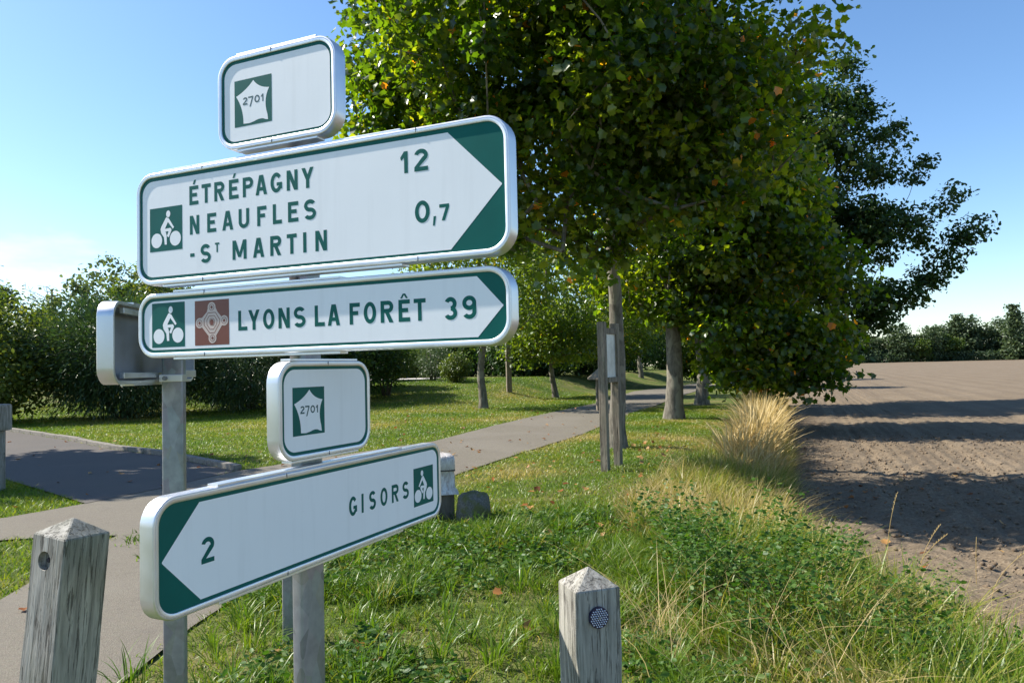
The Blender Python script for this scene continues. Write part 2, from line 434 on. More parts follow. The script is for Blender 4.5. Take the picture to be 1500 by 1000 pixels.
path_pts = wob(PR, 0.06)[:-1] + wob(PLm, 0.06, seed=5)[:-1] + wob(FORK, 0.05, seed=8)
sheet('path', path_pts, 0.006, MAT['asphalt'])
ROAD = [(-4.63, 11.83), (-7.03, 14.29), (-9.03, 15.9), (-11.52, 18.41), (-15.59, 22.05), (-32, 36), (-37, 31), (-15, 16.6), (-8.42, 11.68), (-6.6, 10.1), (-5.48, 9.1), (-5.05, 10.2)]
sheet('road', ROAD, 0.010, MAT['road'])
# kerb stones
kerb = tag(empty('kerb', (-9.0, 15.95, 0)), kind='structure')
KL = [(-4.63, 11.93), (-7.03, 14.39), (-9.03, 16.0), (-11.52, 18.51), (-15.59, 22.15), (-22, 27.6)]
for (x0, y0), (x1, y1) in zip(KL[:-1], KL[1:]):
    L = math.hypot(x1 - x0, y1 - y0); n = max(1, round(L / 1.0)); a = math.atan2(y1 - y0, x1 - x0)
    for k in range(n):
        tt = (k + 0.5) / n
        b = MB().box(-L / n / 2 + 0.006, L / n / 2 - 0.006, -0.07, 0.07, -0.15, 0.10 + random.uniform(-0.008, 0.008))
        o = b.build('kerb_stone', MAT['concrete'], kerb, bevel=0.012)
        o.location = (x0 + (x1 - x0) * tt + 9.0, y0 + (y1 - y0) * tt - 15.95, 0); o.rotation_euler = (0, random.uniform(-0.006, 0.006), a + random.uniform(-0.01, 0.01))
drive = MB()
dx = np.linspace(-12, -5.2, 8); dy = np.linspace(44.5, 52, 6)
drive.add([(x, y, H(x, y) + 0.03) for y in dy for x in dx], [(r * 8 + c, r * 8 + c + 1, r * 8 + c + 9, r * 8 + c + 8) for r in range(5) for c in range(7)])
tag(drive.build('driveway', MAT['gravel']), kind='structure')

# field: fine clods and drill rows close by, coarser far away
ey = spaced(-14, 3.0, 15, 216, 0.035, 1.022); ee = spaced(-1.2, -0.4, 6.0, 230, 0.04, 1.025)
EE, EY = np.meshgrid(ee, ey)
FX = edge(EY) + EE
fade = 1 / (1 + (EY / 30) ** 2)
rows = np.sin(2 * math.pi * (EE + 0.10 * fbm(EE * 0.7, EY * 0.25, 4)) / 0.27) * ss(0.5, 1.4, EE) * fade
wheel = sum(np.exp(-((EE - c) / 0.22) ** 2) for c in (1.5, 3.3, 7.0, 8.8)) * 0.05 * fade
cl = fbm(FX * 9, EY * 9, 11, 4); cl2 = np.maximum(0, fbm(FX * 3.2, EY * 3.2, 31, 3) - 0.42)
FZ = -0.42 + 0.0052 * np.maximum(0, EY - 12) + 0.014 * rows * (0.3 + fbm(FX * 1.1, EY * 1.1, 21, 2)) + (0.085 * (cl - 0.45) + 0.09 * cl2) * fade - wheel + 0.10 * (fbm(FX * 0.25, EY * 0.25, 41, 2) - 0.4)
FZ -= 0.25 * ss(0.0, -0.9, EE)
tag(grid_mesh('field', FX, EY, FZ, MAT['soil']), kind='structure')
def fz(x, y):
    return -0.42 + 0.0052 * max(0, y - 12) + 0.10 * (float(fbm(x * 0.25, y * 0.25, 41, 2)) - 0.4)

# ------------------------------------------------------------------ lettering: strokes cut from flat strips
def glyph(ch, x0, x1, y0, y1, s):
    P = []
    w, h = x1 - x0, y1 - y0; xc, ym = (x0 + x1) / 2, (y0 + y1) / 2
    def rect(a, b, c, d): P.append([(a, b), (c, b), (c, d), (a, d)])
    def dia(p, q, sw=s):
        if p[1] > q[1]: p, q = q, p
        L = math.hypot(q[0] - p[0], q[1] - p[1]); hw = sw / 2 * L / max(1e-6, q[1] - p[1])
        P.append([(p[0] - hw, p[1]), (p[0] + hw, p[1]), (q[0] + hw, q[1]), (q[0] - hw, q[1])])
    def hwid(dx_, dy_): return s / 2 * math.hypot(dx_, dy_) / abs(dy_)
    def arc(cx, cy, rx, ry, a0, a1, sw=s):
        n = max(4, int(abs(a1 - a0) / 12))
        for k in range(n):
            t0, t1 = math.radians(a0 + (a1 - a0) * k / n), math.radians(a0 + (a1 - a0) * (k + 1) / n)
            q = [(cx + rx * math.cos(t0), cy + ry * math.sin(t0)), (cx + rx * math.cos(t1), cy + ry * math.sin(t1)),
                 (cx + (rx - sw) * math.cos(t1), cy + (ry - sw) * math.sin(t1)), (cx + (rx - sw) * math.cos(t0), cy + (ry - sw) * math.sin(t0))]
            P.append(q if a1 > a0 else q[::-1])
    if ch in 'EFL':
        rect(x0, y0, x0 + s, y1)
        if ch in 'EL': rect(x0 + s, y0, x1, y0 + s)
        if ch in 'EF': rect(x0 + s, y1 - s, x1, y1); rect(x0 + s, ym - s / 2 + 0.02 * h, x1 - 0.16 * w, ym + s / 2 + 0.02 * h)
    elif ch == 'T': rect(x0, y1 - s, x1, y1); rect(xc - s / 2, y0, xc + s / 2, y1 - s)
    elif ch == 'I': rect(x0, y0, x1, y1)
    elif ch == '-': rect(x0, y0, x1, y1)
    elif ch == 'N':
        rect(x0, y0, x0 + s, y1); rect(x1 - s, y0, x1, y1)
        P.append([(x1 - s * 1.12, y0), (x1 - s * 0.02, y0), (x0 + s * 1.12, y1), (x0 + s * 0.02, y1)])
    elif ch == 'M':
        rect(x0, y0, x0 + s, y1); rect(x1 - s, y0, x1, y1)
        yb = y0 + 0.12 * h
        P.append([(xc - s * 0.45, yb), (xc + s * 0.45, yb), (x0 + s * 1.15, y1), (x0 + s * 0.02, y1)])
        P.append([(xc - s * 0.45, yb), (xc + s * 0.45, yb), (x1 - s * 0.02, y1), (x1 - s * 1.15, y1)])
    elif ch == 'A':
        g = hwid(w / 2, h)
        dia((x0 + g, y0), (xc - s * 0.14, y1)); dia((x1 - g, y0), (xc + s * 0.14, y1))
        rect(x0 + 0.27 * w, y0 + 0.21 * h, x1 - 0.27 * w, y0 + 0.21 * h + s * 0.9)
    elif ch == 'Y':
        yj = y0 + 0.42 * h; g = hwid(w / 2, h * 0.58)
        dia((xc, yj), (x0 + g, y1)); dia((xc, yj), (x1 - g, y1)); rect(xc - s / 2, y0, xc + s / 2, yj + 0.03 * h)
    elif ch in 'PR':
        rect(x0, y0, x0 + s, y1)
        yb = y0 + (0.42 if ch == 'P' else 0.44) * h; ry = (y1 - yb) / 2; xr = x1 - min(ry, 0.5 * w)
        rect(x0 + s, y1 - s, xr, y1); rect(x0 + s, yb, xr, yb + s)
        arc(xr, yb + ry, x1 - xr, ry, -90, 90)
        if ch == 'R': g = hwid(0.4 * w, h * 0.44); dia((x1 - g, y0), (x0 + 0.45 * w, yb + s * 0.5))
    elif ch in 'O0': arc(xc, ym, w / 2, h / 2, 0, 360)
    elif ch == 'U':
        r = w / 2
        rect(x0, y0 + r, x0 + s, y1); rect(x1 - s, y0 + r, x1, y1); arc(xc, y0 + r, r, r, 180, 360)
    elif ch == 'G':
        arc(xc, ym, w / 2, h / 2, 38, 322); rect(x1 - s, y0 + 0.17 * h, x1, ym); rect(xc + 0.04 * w, ym - s * 0.85, x1 - s, ym)
    elif ch == 'S':
        r1 = (h + s) / 4
        arc(xc, y1 - r1, w / 2 * 0.96, r1, 28, 270); arc(xc, y0 + r1, w / 2, r1, 90, -152)
    elif ch == '1':
        rect(x1 - s, y0, x1, y1); P.append([(x0, y1 - 0.27 * h), (x0 + s * 0.25, y1 - 0.27 * h - s * 0.75), (x1 - s, y1 - s * 1.5), (x1 - s, y1)])
    elif ch == '2':
        ry = 0.30 * h; cy = y1 - ry
        arc(xc, cy, w / 2, ry, 165, -28)
        P.append([(x0, y0 + s), (x0 + s * 1.25, y0 + s), (xc + w / 2 * 0.90, cy - ry * 0.46), (xc + w / 2 * 0.90 - s * 1.02, cy - ry * 0.10)])
        rect(x0, y0, x1, y0 + s)
    elif ch == '3':
        ry = (h + s) / 4
        arc(xc, y1 - ry, w / 2 * 0.94, ry, 155, -88); arc(xc, y0 + ry, w / 2, ry, 88, -155)
    elif ch == '7':
        rect(x0, y1 - s, x1, y1); P.append([(x0 + 0.22 * w, y0), (x0 + 0.22 * w + s * 1.08, y0), (x1, y1 - s), (x1 - s * 1.1, y1 - s)])
    elif ch == '9':
        ry = 0.31 * h
        arc(xc, y1 - ry, w / 2, ry, 0, 360); rect(x1 - s, y0 + 0.30 * h, x1, y1 - ry); arc(xc, y0 + 0.30 * h, w / 2, 0.30 * h, 0, -150)
    elif ch == ',':
        P.append([(x0, y0), (x0 + w * 0.55, y0), (x1, y1), (x0 + w * 0.25, y1)])
    elif ch == '^':
        P.append([(x0, y0), (x0 + 0.26 * w, y0), (xc + 0.10 * w, y1), (xc - 0.16 * w, y1)])
        P.append([(x1 - 0.26 * w, y0), (x1, y0), (xc + 0.16 * w, y1), (xc - 0.10 * w, y1)])
    elif ch == "'":
        P.append([(x0, y0), (x0 + 0.55 * w, y0), (x1, y1), (x0 + 0.38 * w, y1)])
    return P

def lettering(parent, items, s, y, mat, name='letter', dx=0.0):
    marks = [it for it in items if it[0] in "'^"]
    for it in items:
        if it[0] in "'^": continue
        b = MB()
        group = [it] + [m_ for m_ in marks if it[1] < (m_[1] + m_[2]) / 2 < it[2]]     # a letter and the accent over it
        for g_ in group:
            ch, x0, x1, y0, y1 = g_[:5]; sw = g_[5] if len(g_) > 5 else s
            for k, p in enumerate(glyph(ch, x0 + dx, x1 + dx, y0, y1, sw)):
                b.poly(p, y - 0.00002 * (k % 9))
        b.build(name, mat, parent)

def ell(cx, cy, rx, ry, n=24): return [(cx + rx * math.cos(2 * math.pi * k / n), cy + ry * math.sin(2 * math.pi * k / n)) for k in range(n)]
def strip(p, q, w0, w1):
    d = Vector((q[0] - p[0], q[1] - p[1])).normalized(); nx, ny = -d.y, d.x
    return [(p[0] - nx * w0 / 2, p[1] - ny * w0 / 2), (q[0] - nx * w1 / 2, q[1] - ny * w1 / 2), (q[0] + nx * w1 / 2, q[1] + ny * w1 / 2), (p[0] + nx * w0 / 2, p[1] + ny * w0 / 2)]

def ccw(p):
    a = sum(p[i][0] * p[(i + 1) % len(p)][1] - p[(i + 1) % len(p)][0] * p[i][1] for i in range(len(p)))
    return p if a > 0 else p[::-1]

def cyclist(parent, u0, v0, sz, y, flip=False):
    sq = MB().poly([(u0, v0), (u0 + sz, v0), (u0 + sz, v0 + sz), (u0, v0 + sz)], y).build('pictogram_field', MAT['green'], parent)
    shapes = [ell(.215, .25, .168, .168), ell(.79, .26, .168, .168), ell(.575, .835, .064, .078),
              [(.53, .765), (.60, .715), (.57, .66), (.47, .50), (.47, .44), (.36, .40), (.335, .50), (.36, .56), (.50, .75)],
              strip((.555, .72), (.735, .50), .075, .05), [(.36, .40), (.47, .44), (.66, .435), (.675, .475), (.64, .51), (.44, .50), (.36, .48)],
              strip((.645, .47), (.56, .315), .075, .065), [(.40, .47), (.36, .41), (.44, .31), (.465, .14), (.53, .14), (.525, .34), (.50, .43)]]
    b = MB()
    for k, p in enumerate(shapes):
        p = [((1 - a if flip else a), c) for a, c in p]
        b.poly(ccw([(u0 + a * sz, v0 + c * sz) for a, c in p]), y - 0.0002 - 0.00002 * k)
    b.build('cyclist_symbol', MAT['white'], sq)

def star(parent, u0, v0, sz, y):
    sq = MB().poly([(u0, v0), (u0 + sz, v0), (u0 + sz, v0 + sz), (u0, v0 + sz)], y).build('emblem_field', MAT['green'], parent)
    k = sz / 0.1325; o = (u0 - 0.0471 * k, v0 - 0.0490 * k)
    def curve(a, c, b, n=8): return [tuple((1 - t) ** 2 * p + 2 * t * (1 - t) * q + t * t * r for p, q, r in zip(a, c, b)) for t in [i / n for i in range(n)]]
    A, B, Cc, D, E_ = (.1155, .1744), (.1712, .1450), (.1695, .0580), (.0792, .0560), (.0532, .1365)
    pts = curve(E_, (.092, .150), A) + curve(A, (.134, .149), B) + curve(B, (.146, .108), Cc) + [(.1665, .0555), (.158, .0570)] + curve((.150, .0605), (.132, .064), (.115, .0560)) + [(.100, .0545)] + curve(D, (.080, .100), E_)
    w = MB().poly(ccw([(o[0] + p[0] * k, o[1] + p[1] * k) for p in pts]), y - 0.0002).build('star_emblem', MAT['white'], sq)
    x, z = o[0] + .0775 * k, o[1] + .1085 * k
    q = .0215 * k
    items = [('2', x, x + .0165 * k, z, z + q), ('7', x + .0195 * k, x + .0375 * k, z - .0075 * k, z + q), ('O', x + .0415 * k, x + .0605 * k, z, z + q), ('1', x + .0645 * k, x + .0735 * k, z, z + q)]
    lettering(sq, items, .0042 * k, y - 0.0004, MAT['ink'], 'digit')

def fortress(parent, u0, v0, sz, y):
    sq = MB().poly([(u0, v0), (u0 + sz, v0), (u0 + sz, v0 + sz), (u0, v0 + sz)], y).build('emblem_field', MAT['brown'], parent)
    T = lambda pts: [(u0 + a * sz, v0 + b * sz) for a, b in pts]
    b = MB()
    tips = [(.5, .84), (.86, .53), (.52, .155), (.145, .50)]
    b.poly(T(ccw([(.40, .86), (.60, .86), (.66, .74), (.80, .60), (.88, .62), (.88, .44), (.79, .42), (.62, .20), (.61, .10), (.42, .10), (.41, .20), (.22, .40), (.13, .41), (.13, .60), (.22, .62), (.36, .74)])), y - .0002)
    for k, (a, c) in enumerate(tips): b.poly(T(ell(a, c, .115, .115, 18)), y - .0003 - .00002 * k)
    pl = b.build('fortress_plan', MAT['beige'], sq)
    d = MB()
    for k, (a, c) in enumerate(tips): d.poly(T(ell(a, c, .034, .036, 10)), y - .0006)
    d.poly(T(ell(.505, .51, .055, .065, 14)), y - .0006)
    def ringline(pts, w):
        for i in range(len(pts)): d.poly(ccw(T(strip(pts[i], pts[(i + 1) % len(pts)], w, w))), y - .0005 - .00002 * (i % 4))
    ringline([(.40, .72), (.61, .72), (.74, .55), (.72, .46), (.58, .27), (.44, .27), (.28, .45), (.28, .57)], .016)
    ringline([(.43, .65), (.58, .65), (.66, .54), (.64, .45), (.55, .35), (.45, .35), (.36, .46), (.36, .56)], .014)
    ringline([(.46, .59), (.55, .59), (.59, .53), (.56, .44), (.47, .44), (.43, .50)], .012)
    for a, c in tips: ringline([(a + .072 * math.cos(q), c + .072 * math.sin(q)) for q in [2 * math.pi * j / 10 for j in range(10)]], .012)
    d.build('plan_lines', MAT['brown'], sq)

# ------------------------------------------------------------------ signs
def rrect(x0, x1, z0, z1, r, n=8):
    pts = []
    for cx, cz, a0 in ((x1 - r, z0 + r, -90), (x1 - r, z1 - r, 0), (x0 + r, z1 - r, 90), (x0 + r, z0 + r, 180)):
        for k in range(n + 1):
            a = math.radians(a0 + 90 * k / n); pts.append((cx + r * math.cos(a), cz + r * math.sin(a)))
    return pts

def sign_shell(root, w, h, r=0.05, depth=0.037, seams=(0.28,), rails=(0.12, 0.86), flip=False):
    """frame swept round the rounded outline, panel, rails; local x along the sign, z up, front -y, origin bottom centre"""
    prof = [(-0.002, 0.0016), (-0.0015, -0.003), (0.0008, -0.0042), (0.0058, -0.0042), (0.0063, -0.0030), (0.0078, -0.0030), (0.0083, -0.0040), (0.0105, -0.0038), (0.0125, -0.0022), (0.0132, 0.0005), (0.0132, depth), (0.0122, depth + 0.001), (0.002, depth + 0.001), (0.002, depth - 0.0015), (0.0112, depth - 0.003), (0.0112, 0.003)]
    vs, fs = [], []
    N = None
    for off, y in prof:
        ring = rrect(-w / 2 - off, w / 2 + off, -off, h + off, r + off, 8); N = len(ring)
        vs += [(x, y, z) for x, z in ring]
    for i in range(len(prof)):
        j = (i + 1) % len(prof)
        for k in range(N):
            fs.append((i * N + k, i * N + (k + 1) % N, j * N + (k + 1) % N, j * N + k))
    fr = MB().add(vs, fs).build('frame', MAT['alu'], root, smooth=False)
    me = fr.data
    bm = bmesh.new(); bm.from_mesh(me); bmesh.ops.recalc_face_normals(bm, faces=bm.faces[:]); bm.to_mesh(me); bm.free()
    for p in me.polygons: p.use_smooth = True
    me.set_sharp_from_angle(angle=math.radians(28))
    ring = rrect(-w / 2 + 0.0005, w / 2 - 0.0005, 0.0005, h - 0.0005, r, 8); n = len(ring)
    b = MB(); b.add([(x, 0, z) for x, z in ring] + [(x, 0.003, z) for x, z in ring], [list(range(n)), list(range(n, 2 * n))[::-1]] + [(k, n + k, n + (k + 1) % n, (k + 1) % n) for k in range(n)])
    pan = b.build('panel', MAT['green'], root)
    for z0, z1 in ((h + 0.0134, h + 0.0195), (-0.0195, -0.0134)):
        MB().box(-w / 2 + rails[0] * w, -w / 2 + rails[1] * w, 0.001, depth - 0.002, z0, z1).build('rail', MAT['alu'], root, bevel=0.0012)
    for z0, z1 in ((h + 0.0005, h + 0.0122), (-0.0122, -0.0005)):
        for sfrac in seams:
            x = -w / 2 + sfrac * w
            MB().box(x - 0.0006, x + 0.0006, -0.0049, -0.003, z0, z1).build('seam', MAT['seam'], root)
    return pan

def white_face(root, pan, pts, y=-0.0003):
    return MB().poly(pts, y).build('face', MAT['white'], root)

def arrow_face(w, h, b, tip, top, bot, r, flip=False, n=8):
    """white field with rounded far end and arrow point; coordinates measured from the left bottom corner"""
    pts = []
    tx, tz = tip
    if not flip:
        for cx, cz, a0 in ((b + r, h - b - r, 90), (b + r, b + r, 180)):
            for k in range(n + 1):
                a = math.radians(a0 + 90 * k / n); pts.append((cx + r * math.cos(a), cz + r * math.sin(a)))
        pts += [bot, (tx - 0.005, tz - 0.005), (tx - 0.001, tz - 0.0015), (tx - 0.001, tz + 0.0015), (tx - 0.005, tz + 0.005), top]
    else:
        for cx, cz, a0 in ((w - b - r, b + r, -90), (w - b - r, h - b - r, 0)):
            for k in range(n + 1):
                a = math.radians(a0 + 90 * k / n); pts.append((cx + r * math.cos(a), cz + r * math.sin(a)))
        pts += [top, (tx + 0.004, tz + 0.005), (tx + 0.001, tz + 0.0015), (tx + 0.001, tz - 0.0015), (tx + 0.004, tz - 0.005), bot]
    return ccw([(x - w / 2, z) for x, z in pts])

def clamp(root, x, z, length, depth=0.037):
    MB().box(x - 0.045, x + 0.045, depth, depth + length, z - 0.012, z + 0.012).build('clamp', MAT['alu_dull'], root, bevel=0.002)

A1 = math.radians(-22.67); D1 = Vector((math.cos(A1), math.sin(A1), 0))
A2 = math.radians(65.92); D2 = Vector((math.cos(A2), math.sin(A2), 0))
LY = -0.0006
SW = 0.0108
def place(name, tl, d, a, w, h):
    p = Vector(tl) + d * (w / 2)
    return empty(name, (p.x, p.y, p.z - h), a)

# two-destination direction sign
w, h = 1.2, 0.31
e = place('direction_sign', (-1.113, 2.126, 2.193), D1, A1, w, h)
tag(e, 'tall white and green arrow sign reading ÉTRÉPAGNY NEAUFLES -ST MARTIN', 'sign', 'signs on the galvanised mast')
pan = sign_shell(e, w, h, seams=(0.21, 0.80), rails=(0.075, 0.76))
white_face(e, pan, arrow_face(w, h, 0.0115, (1.191, 0.1536), (1.048, h - 0.0125), (1.051, 0.0085), 0.042))
cyclist(e, 0.0412 - w / 2, 0.0866, 0.1300, LY)
l1 = [('E', .1996, .2343), ('T', .2468, .2817), ('R', .2949, .3323), ('E', .3494, .3844), ('P', .3999, .4371), ('A', .4454, .4859), ('G', .4981, .5379), ('N', .5537, .5907), ('Y', .6032, .6443)]
lettering(e, [(c, a, b, .2113, .2666) for c, a, b in l1] + [("'", .2130, .2260, .2705, .2835), ("'", .3630, .3760, .2705, .2835)], SW, LY, MAT['green'], dx=-w / 2)
l2 = [('N', .2007, .2371), ('E', .2672, .3011), ('A', .3236, .3640), ('U', .3839, .4218), ('F', .4502, .4827), ('L', .5049, .5359), ('E', .5569, .5915), ('S', .6101, .6501)]
lettering(e, [(c, a, b, .1249, .1799) for c, a, b in l2], SW, LY, MAT['green'], dx=-w / 2)
l3 = [('S', .2406, .2801), ('M', .3606, .4113), ('A', .4342, .4737), ('R', .4948, .5327), ('T', .5518, .5850), ('I', .6063, .6171), ('N', .6465, .6841)]
lettering(e, [(c, a, b, .0385, .0930) for c, a, b in l3] + [('-', .2013, .2180, .0600, .0702), ('T', .2958, .3122, .0658, .0931, .0052)], SW, LY, MAT['green'], dx=-w / 2)
lettering(e, [('1', .9122, .9342, .2122, .2678), ('2', .9528, .9917, .2122, .2678)], SW, LY, MAT['green'], 'digit', dx=-w / 2)
lettering(e, [('0', .9520, .9942, .0818, .1379), (',', 1.0022, 1.0118, .0718, .0951), ('7', 1.0211, 1.0482, .0821, .1227, .0085)], SW, LY, MAT['green'], 'digit', dx=-w / 2)
clamp(e, -0.02, h - 0.02, 0.085); clamp(e, -0.02, 0.02, 0.085)

# one-destination sign under it
w, h = 1.2, 0.166
e = place('direction_sign', (-1.116, 2.141, 1.834), D1, A1, w, h)
tag(e, 'narrow white and green arrow sign reading LYONS LA FORÊT 39', 'sign', 'signs on the galvanised mast')
pan = sign_shell(e, w, h, seams=(0.21,), rails=(0.105, 0.60))
white_face(e, pan, arrow_face(w, h, 0.0105, (1.1905, 0.0817), (1.1215, h - 0.0105), (1.1216, 0.0085), 0.042))
cyclist(e, 0.0418 - w / 2, 0.0175, 0.1320, LY)
fortress(e, 0.2128 - w / 2, 0.0180, 0.1295, LY)
ll = [('L', .3755, .4083), ('Y', .4114, .4531), ('O', .4644, .5040), ('N', .5179, .5566), ('S', .5698, .6096), ('L', .6398, .6723), ('A', .6818, .7212), ('F', .7515, .7838), ('O', .7955, .8335), ('R', .8469, .8851), ('E', .9002, .9337), ('T', .9448, .9790)]
lettering(e, [(c, a, b, .0550, .1110) for c, a, b in ll] + [('^', .9055, .9285, .1140, .1262)], SW, LY, MAT['green'], dx=-w / 2)
lettering(e, [('3', 1.0305, 1.0665, .0530, .1095), ('9', 1.0809, 1.1185, .0530, .1100)], SW, LY, MAT['green'], 'digit', dx=-w / 2)
clamp(e, -0.02, 0.083, 0.085)

# upper route plate
w, h = 0.3837, 0.241
e = place('route_plate', (-0.812, 2.000, 2.487), D1, A1, w, h)
tag(e, 'small white plate numbered 2701 standing above the tall arrow sign', 'sign', 'signs on the galvanised mast')
pan = sign_shell(e, w, h, r=0.048, seams=(0.47,), rails=(0.14, 0.86))
white_face(e, pan, ccw(rrect(-w / 2 + .0105, w / 2 - .0085, .0095, h - .0105, .040)))
star(e, 0.0471 - w / 2, 0.0490, 0.1325, LY)
clamp(e, 0.0, 0.03, 0.085)

# lower route plate
w, h = 0.3827, 0.245
e = place('route_plate', (-0.6165, 1.888, 1.620), D2, A2, w, h)
tag(e, 'small white plate numbered 2701 standing on the GISORS sign', 'sign', 'signs on the galvanised mast')
pan = sign_shell(e, w, h, r=0.048, seams=(0.5,), rails=(0.10, 0.88))
white_face(e, pan, ccw(rrect(-w / 2 + .0105, w / 2 - .0105, .0105, h - .0105, .042)))
star(e, 0.0435 - w / 2, 0.0530, 0.1325, LY)
clamp(e, -0.02, 0.12, 0.024)

# left-pointing sign
w, h = 1.2, 0.243
e = place('direction_sign', (-0.772, 1.539, 1.322), D2, A2, w, h)
tag(e, 'white sign with left-pointing arrow reading GISORS 2', 'sign', 'signs on the galvanised mast')
pan = sign_shell(e, w, h, r=0.046, seams=(0.33,), rails=(0.14, 0.80))
white_face(e, pan, arrow_face(w, h, 0.0115, (0.0105, 0.1185), (0.1119, h - 0.0117), (0.1140, 0.0100), 0.036, flip=True))
cyclist(e, 1.0270 - w / 2, 0.0470, 0.1320, LY, flip=True)
lg = [('G', .6648, .7041), ('I', .7271, .7379), ('S', .7663, .8026), ('O', .8276, .8673), ('R', .8923, .9328), ('S', .9561, .9956)]
lettering(e, [(c, a, b, .0866, .1448) for c, a, b in lg], SW, LY, MAT['green'], dx=-w / 2)
lettering(e, [('2', .1166, .1540, .0879, .1470)], SW, LY, MAT['green'], 'digit', dx=-w / 2)
clamp(e, -0.11, h - 0.02, 0.024); clamp(e, -0.11, 0.02, 0.024)

def post(name, loc, rz, w, d, h, label, r=0.008, cat='post'):
    e = empty(name, loc, rz)
    tag(e, label, cat)
    ring = rrect(-w / 2, w / 2, -d / 2, d / 2, r, 3); n = len(ring)
    b = MB(); b.add([(x, y, -0.3) for x, y in ring] + [(x, y, h) for x, y in ring], [list(range(n))[::-1], list(range(n, 2 * n))] + [(k, (k + 1) % n, n + (k + 1) % n, n + k) for k in range(n)])
    o = b.build('tube', MAT['galv'], e, smooth=True); o.data.set_sharp_from_angle(angle=math.radians(40))
    ring = rrect(-w / 2 - .002, w / 2 + .002, -d / 2 - .002, d / 2 + .002, r, 3)
    b = MB(); b.add([(x, y, h - 0.02) for x, y in ring] + [(x, y, h + 0.006) for x, y in ring], [list(range(n))[::-1], list(range(n, 2 * n))] + [(k, (k + 1) % n, n + (k + 1) % n, n + k) for k in range(n)])
    b.build('cap', MAT['alu_dull'], e)
    return e
post('sign_mast', (-0.607, 2.085, 0), A2, 0.098, 0.040, 2.42, 'galvanised steel mast carrying the five white signs')
post('steel_post', (-1.385, 4.35, 0), math.radians(20), 0.078, 0.05, 0.66, 'short galvanised post in grass behind the sign mast')

# sign seen from behind on its own post
w, h = 0.80, 0.262
A3 = math.radians(96.5) - math.pi
d3 = Vector((math.cos(A3), math.sin(A3), 0))
far_end = Vector((-1.36, 2.40, 0)) - d3 * w
c3 = Vector((-1.36, 2.40, 0)) - d3 * (w / 2)
e = empty('reversed_sign', (c3.x - 0.037, c3.y, 1.588), A3)
tag(e, 'aluminium back of a sign facing away, fixed to the left post', 'sign')
sign_shell(e, w, h, r=0.045, depth=0.05, seams=(), rails=(0.2, 0.8))
b = MB(); ring = rrect(-w / 2 + .001, w / 2 - .001, .001, h - .001, .045)
b.add([(x, 0.0045, z) for x, z in ring], [list(range(len(ring)))[::-1]]).build('back_plate', MAT['alu_dull'], e)
for z in (0.018, h - 0.018):
    MB().box(-w / 2 + 0.04, w / 2 - 0.06, 0.040, 0.056, z - 0.010, z + 0.010).build('mounting_rail', MAT['alu'], e, bevel=0.002)
MB().box(-w / 2 + 0.06, -w / 2 + 0.19, 0.050, 0.080, 0.006, 0.036).build('clamp', MAT['alu'], e, bevel=0.003)
b = MB(); b.tube((-w / 2 + 0.205, 0.05, 0.02), (-w / 2 + 0.205, 0.072, 0.02), 0.011, 0.011, 6).build('bolt', MAT['alu_dull'], e)
sp_ = post('sign_post', (-1.335, 2.80, 0), math.radians(8), 0.078, 0.05, 1.80, 'galvanised post holding the sign seen from behind')
MB().box(-0.046, 0.040, -0.031, 0.031, 1.578, 1.606).build('clamp_band', MAT['alu'], sp_, bevel=0.003)
MB().tube((-0.022, -0.031, 1.592), (-0.022, -0.045, 1.592), 0.009, 0.009, 6).build('bolt', MAT['alu_dull'], sp_)

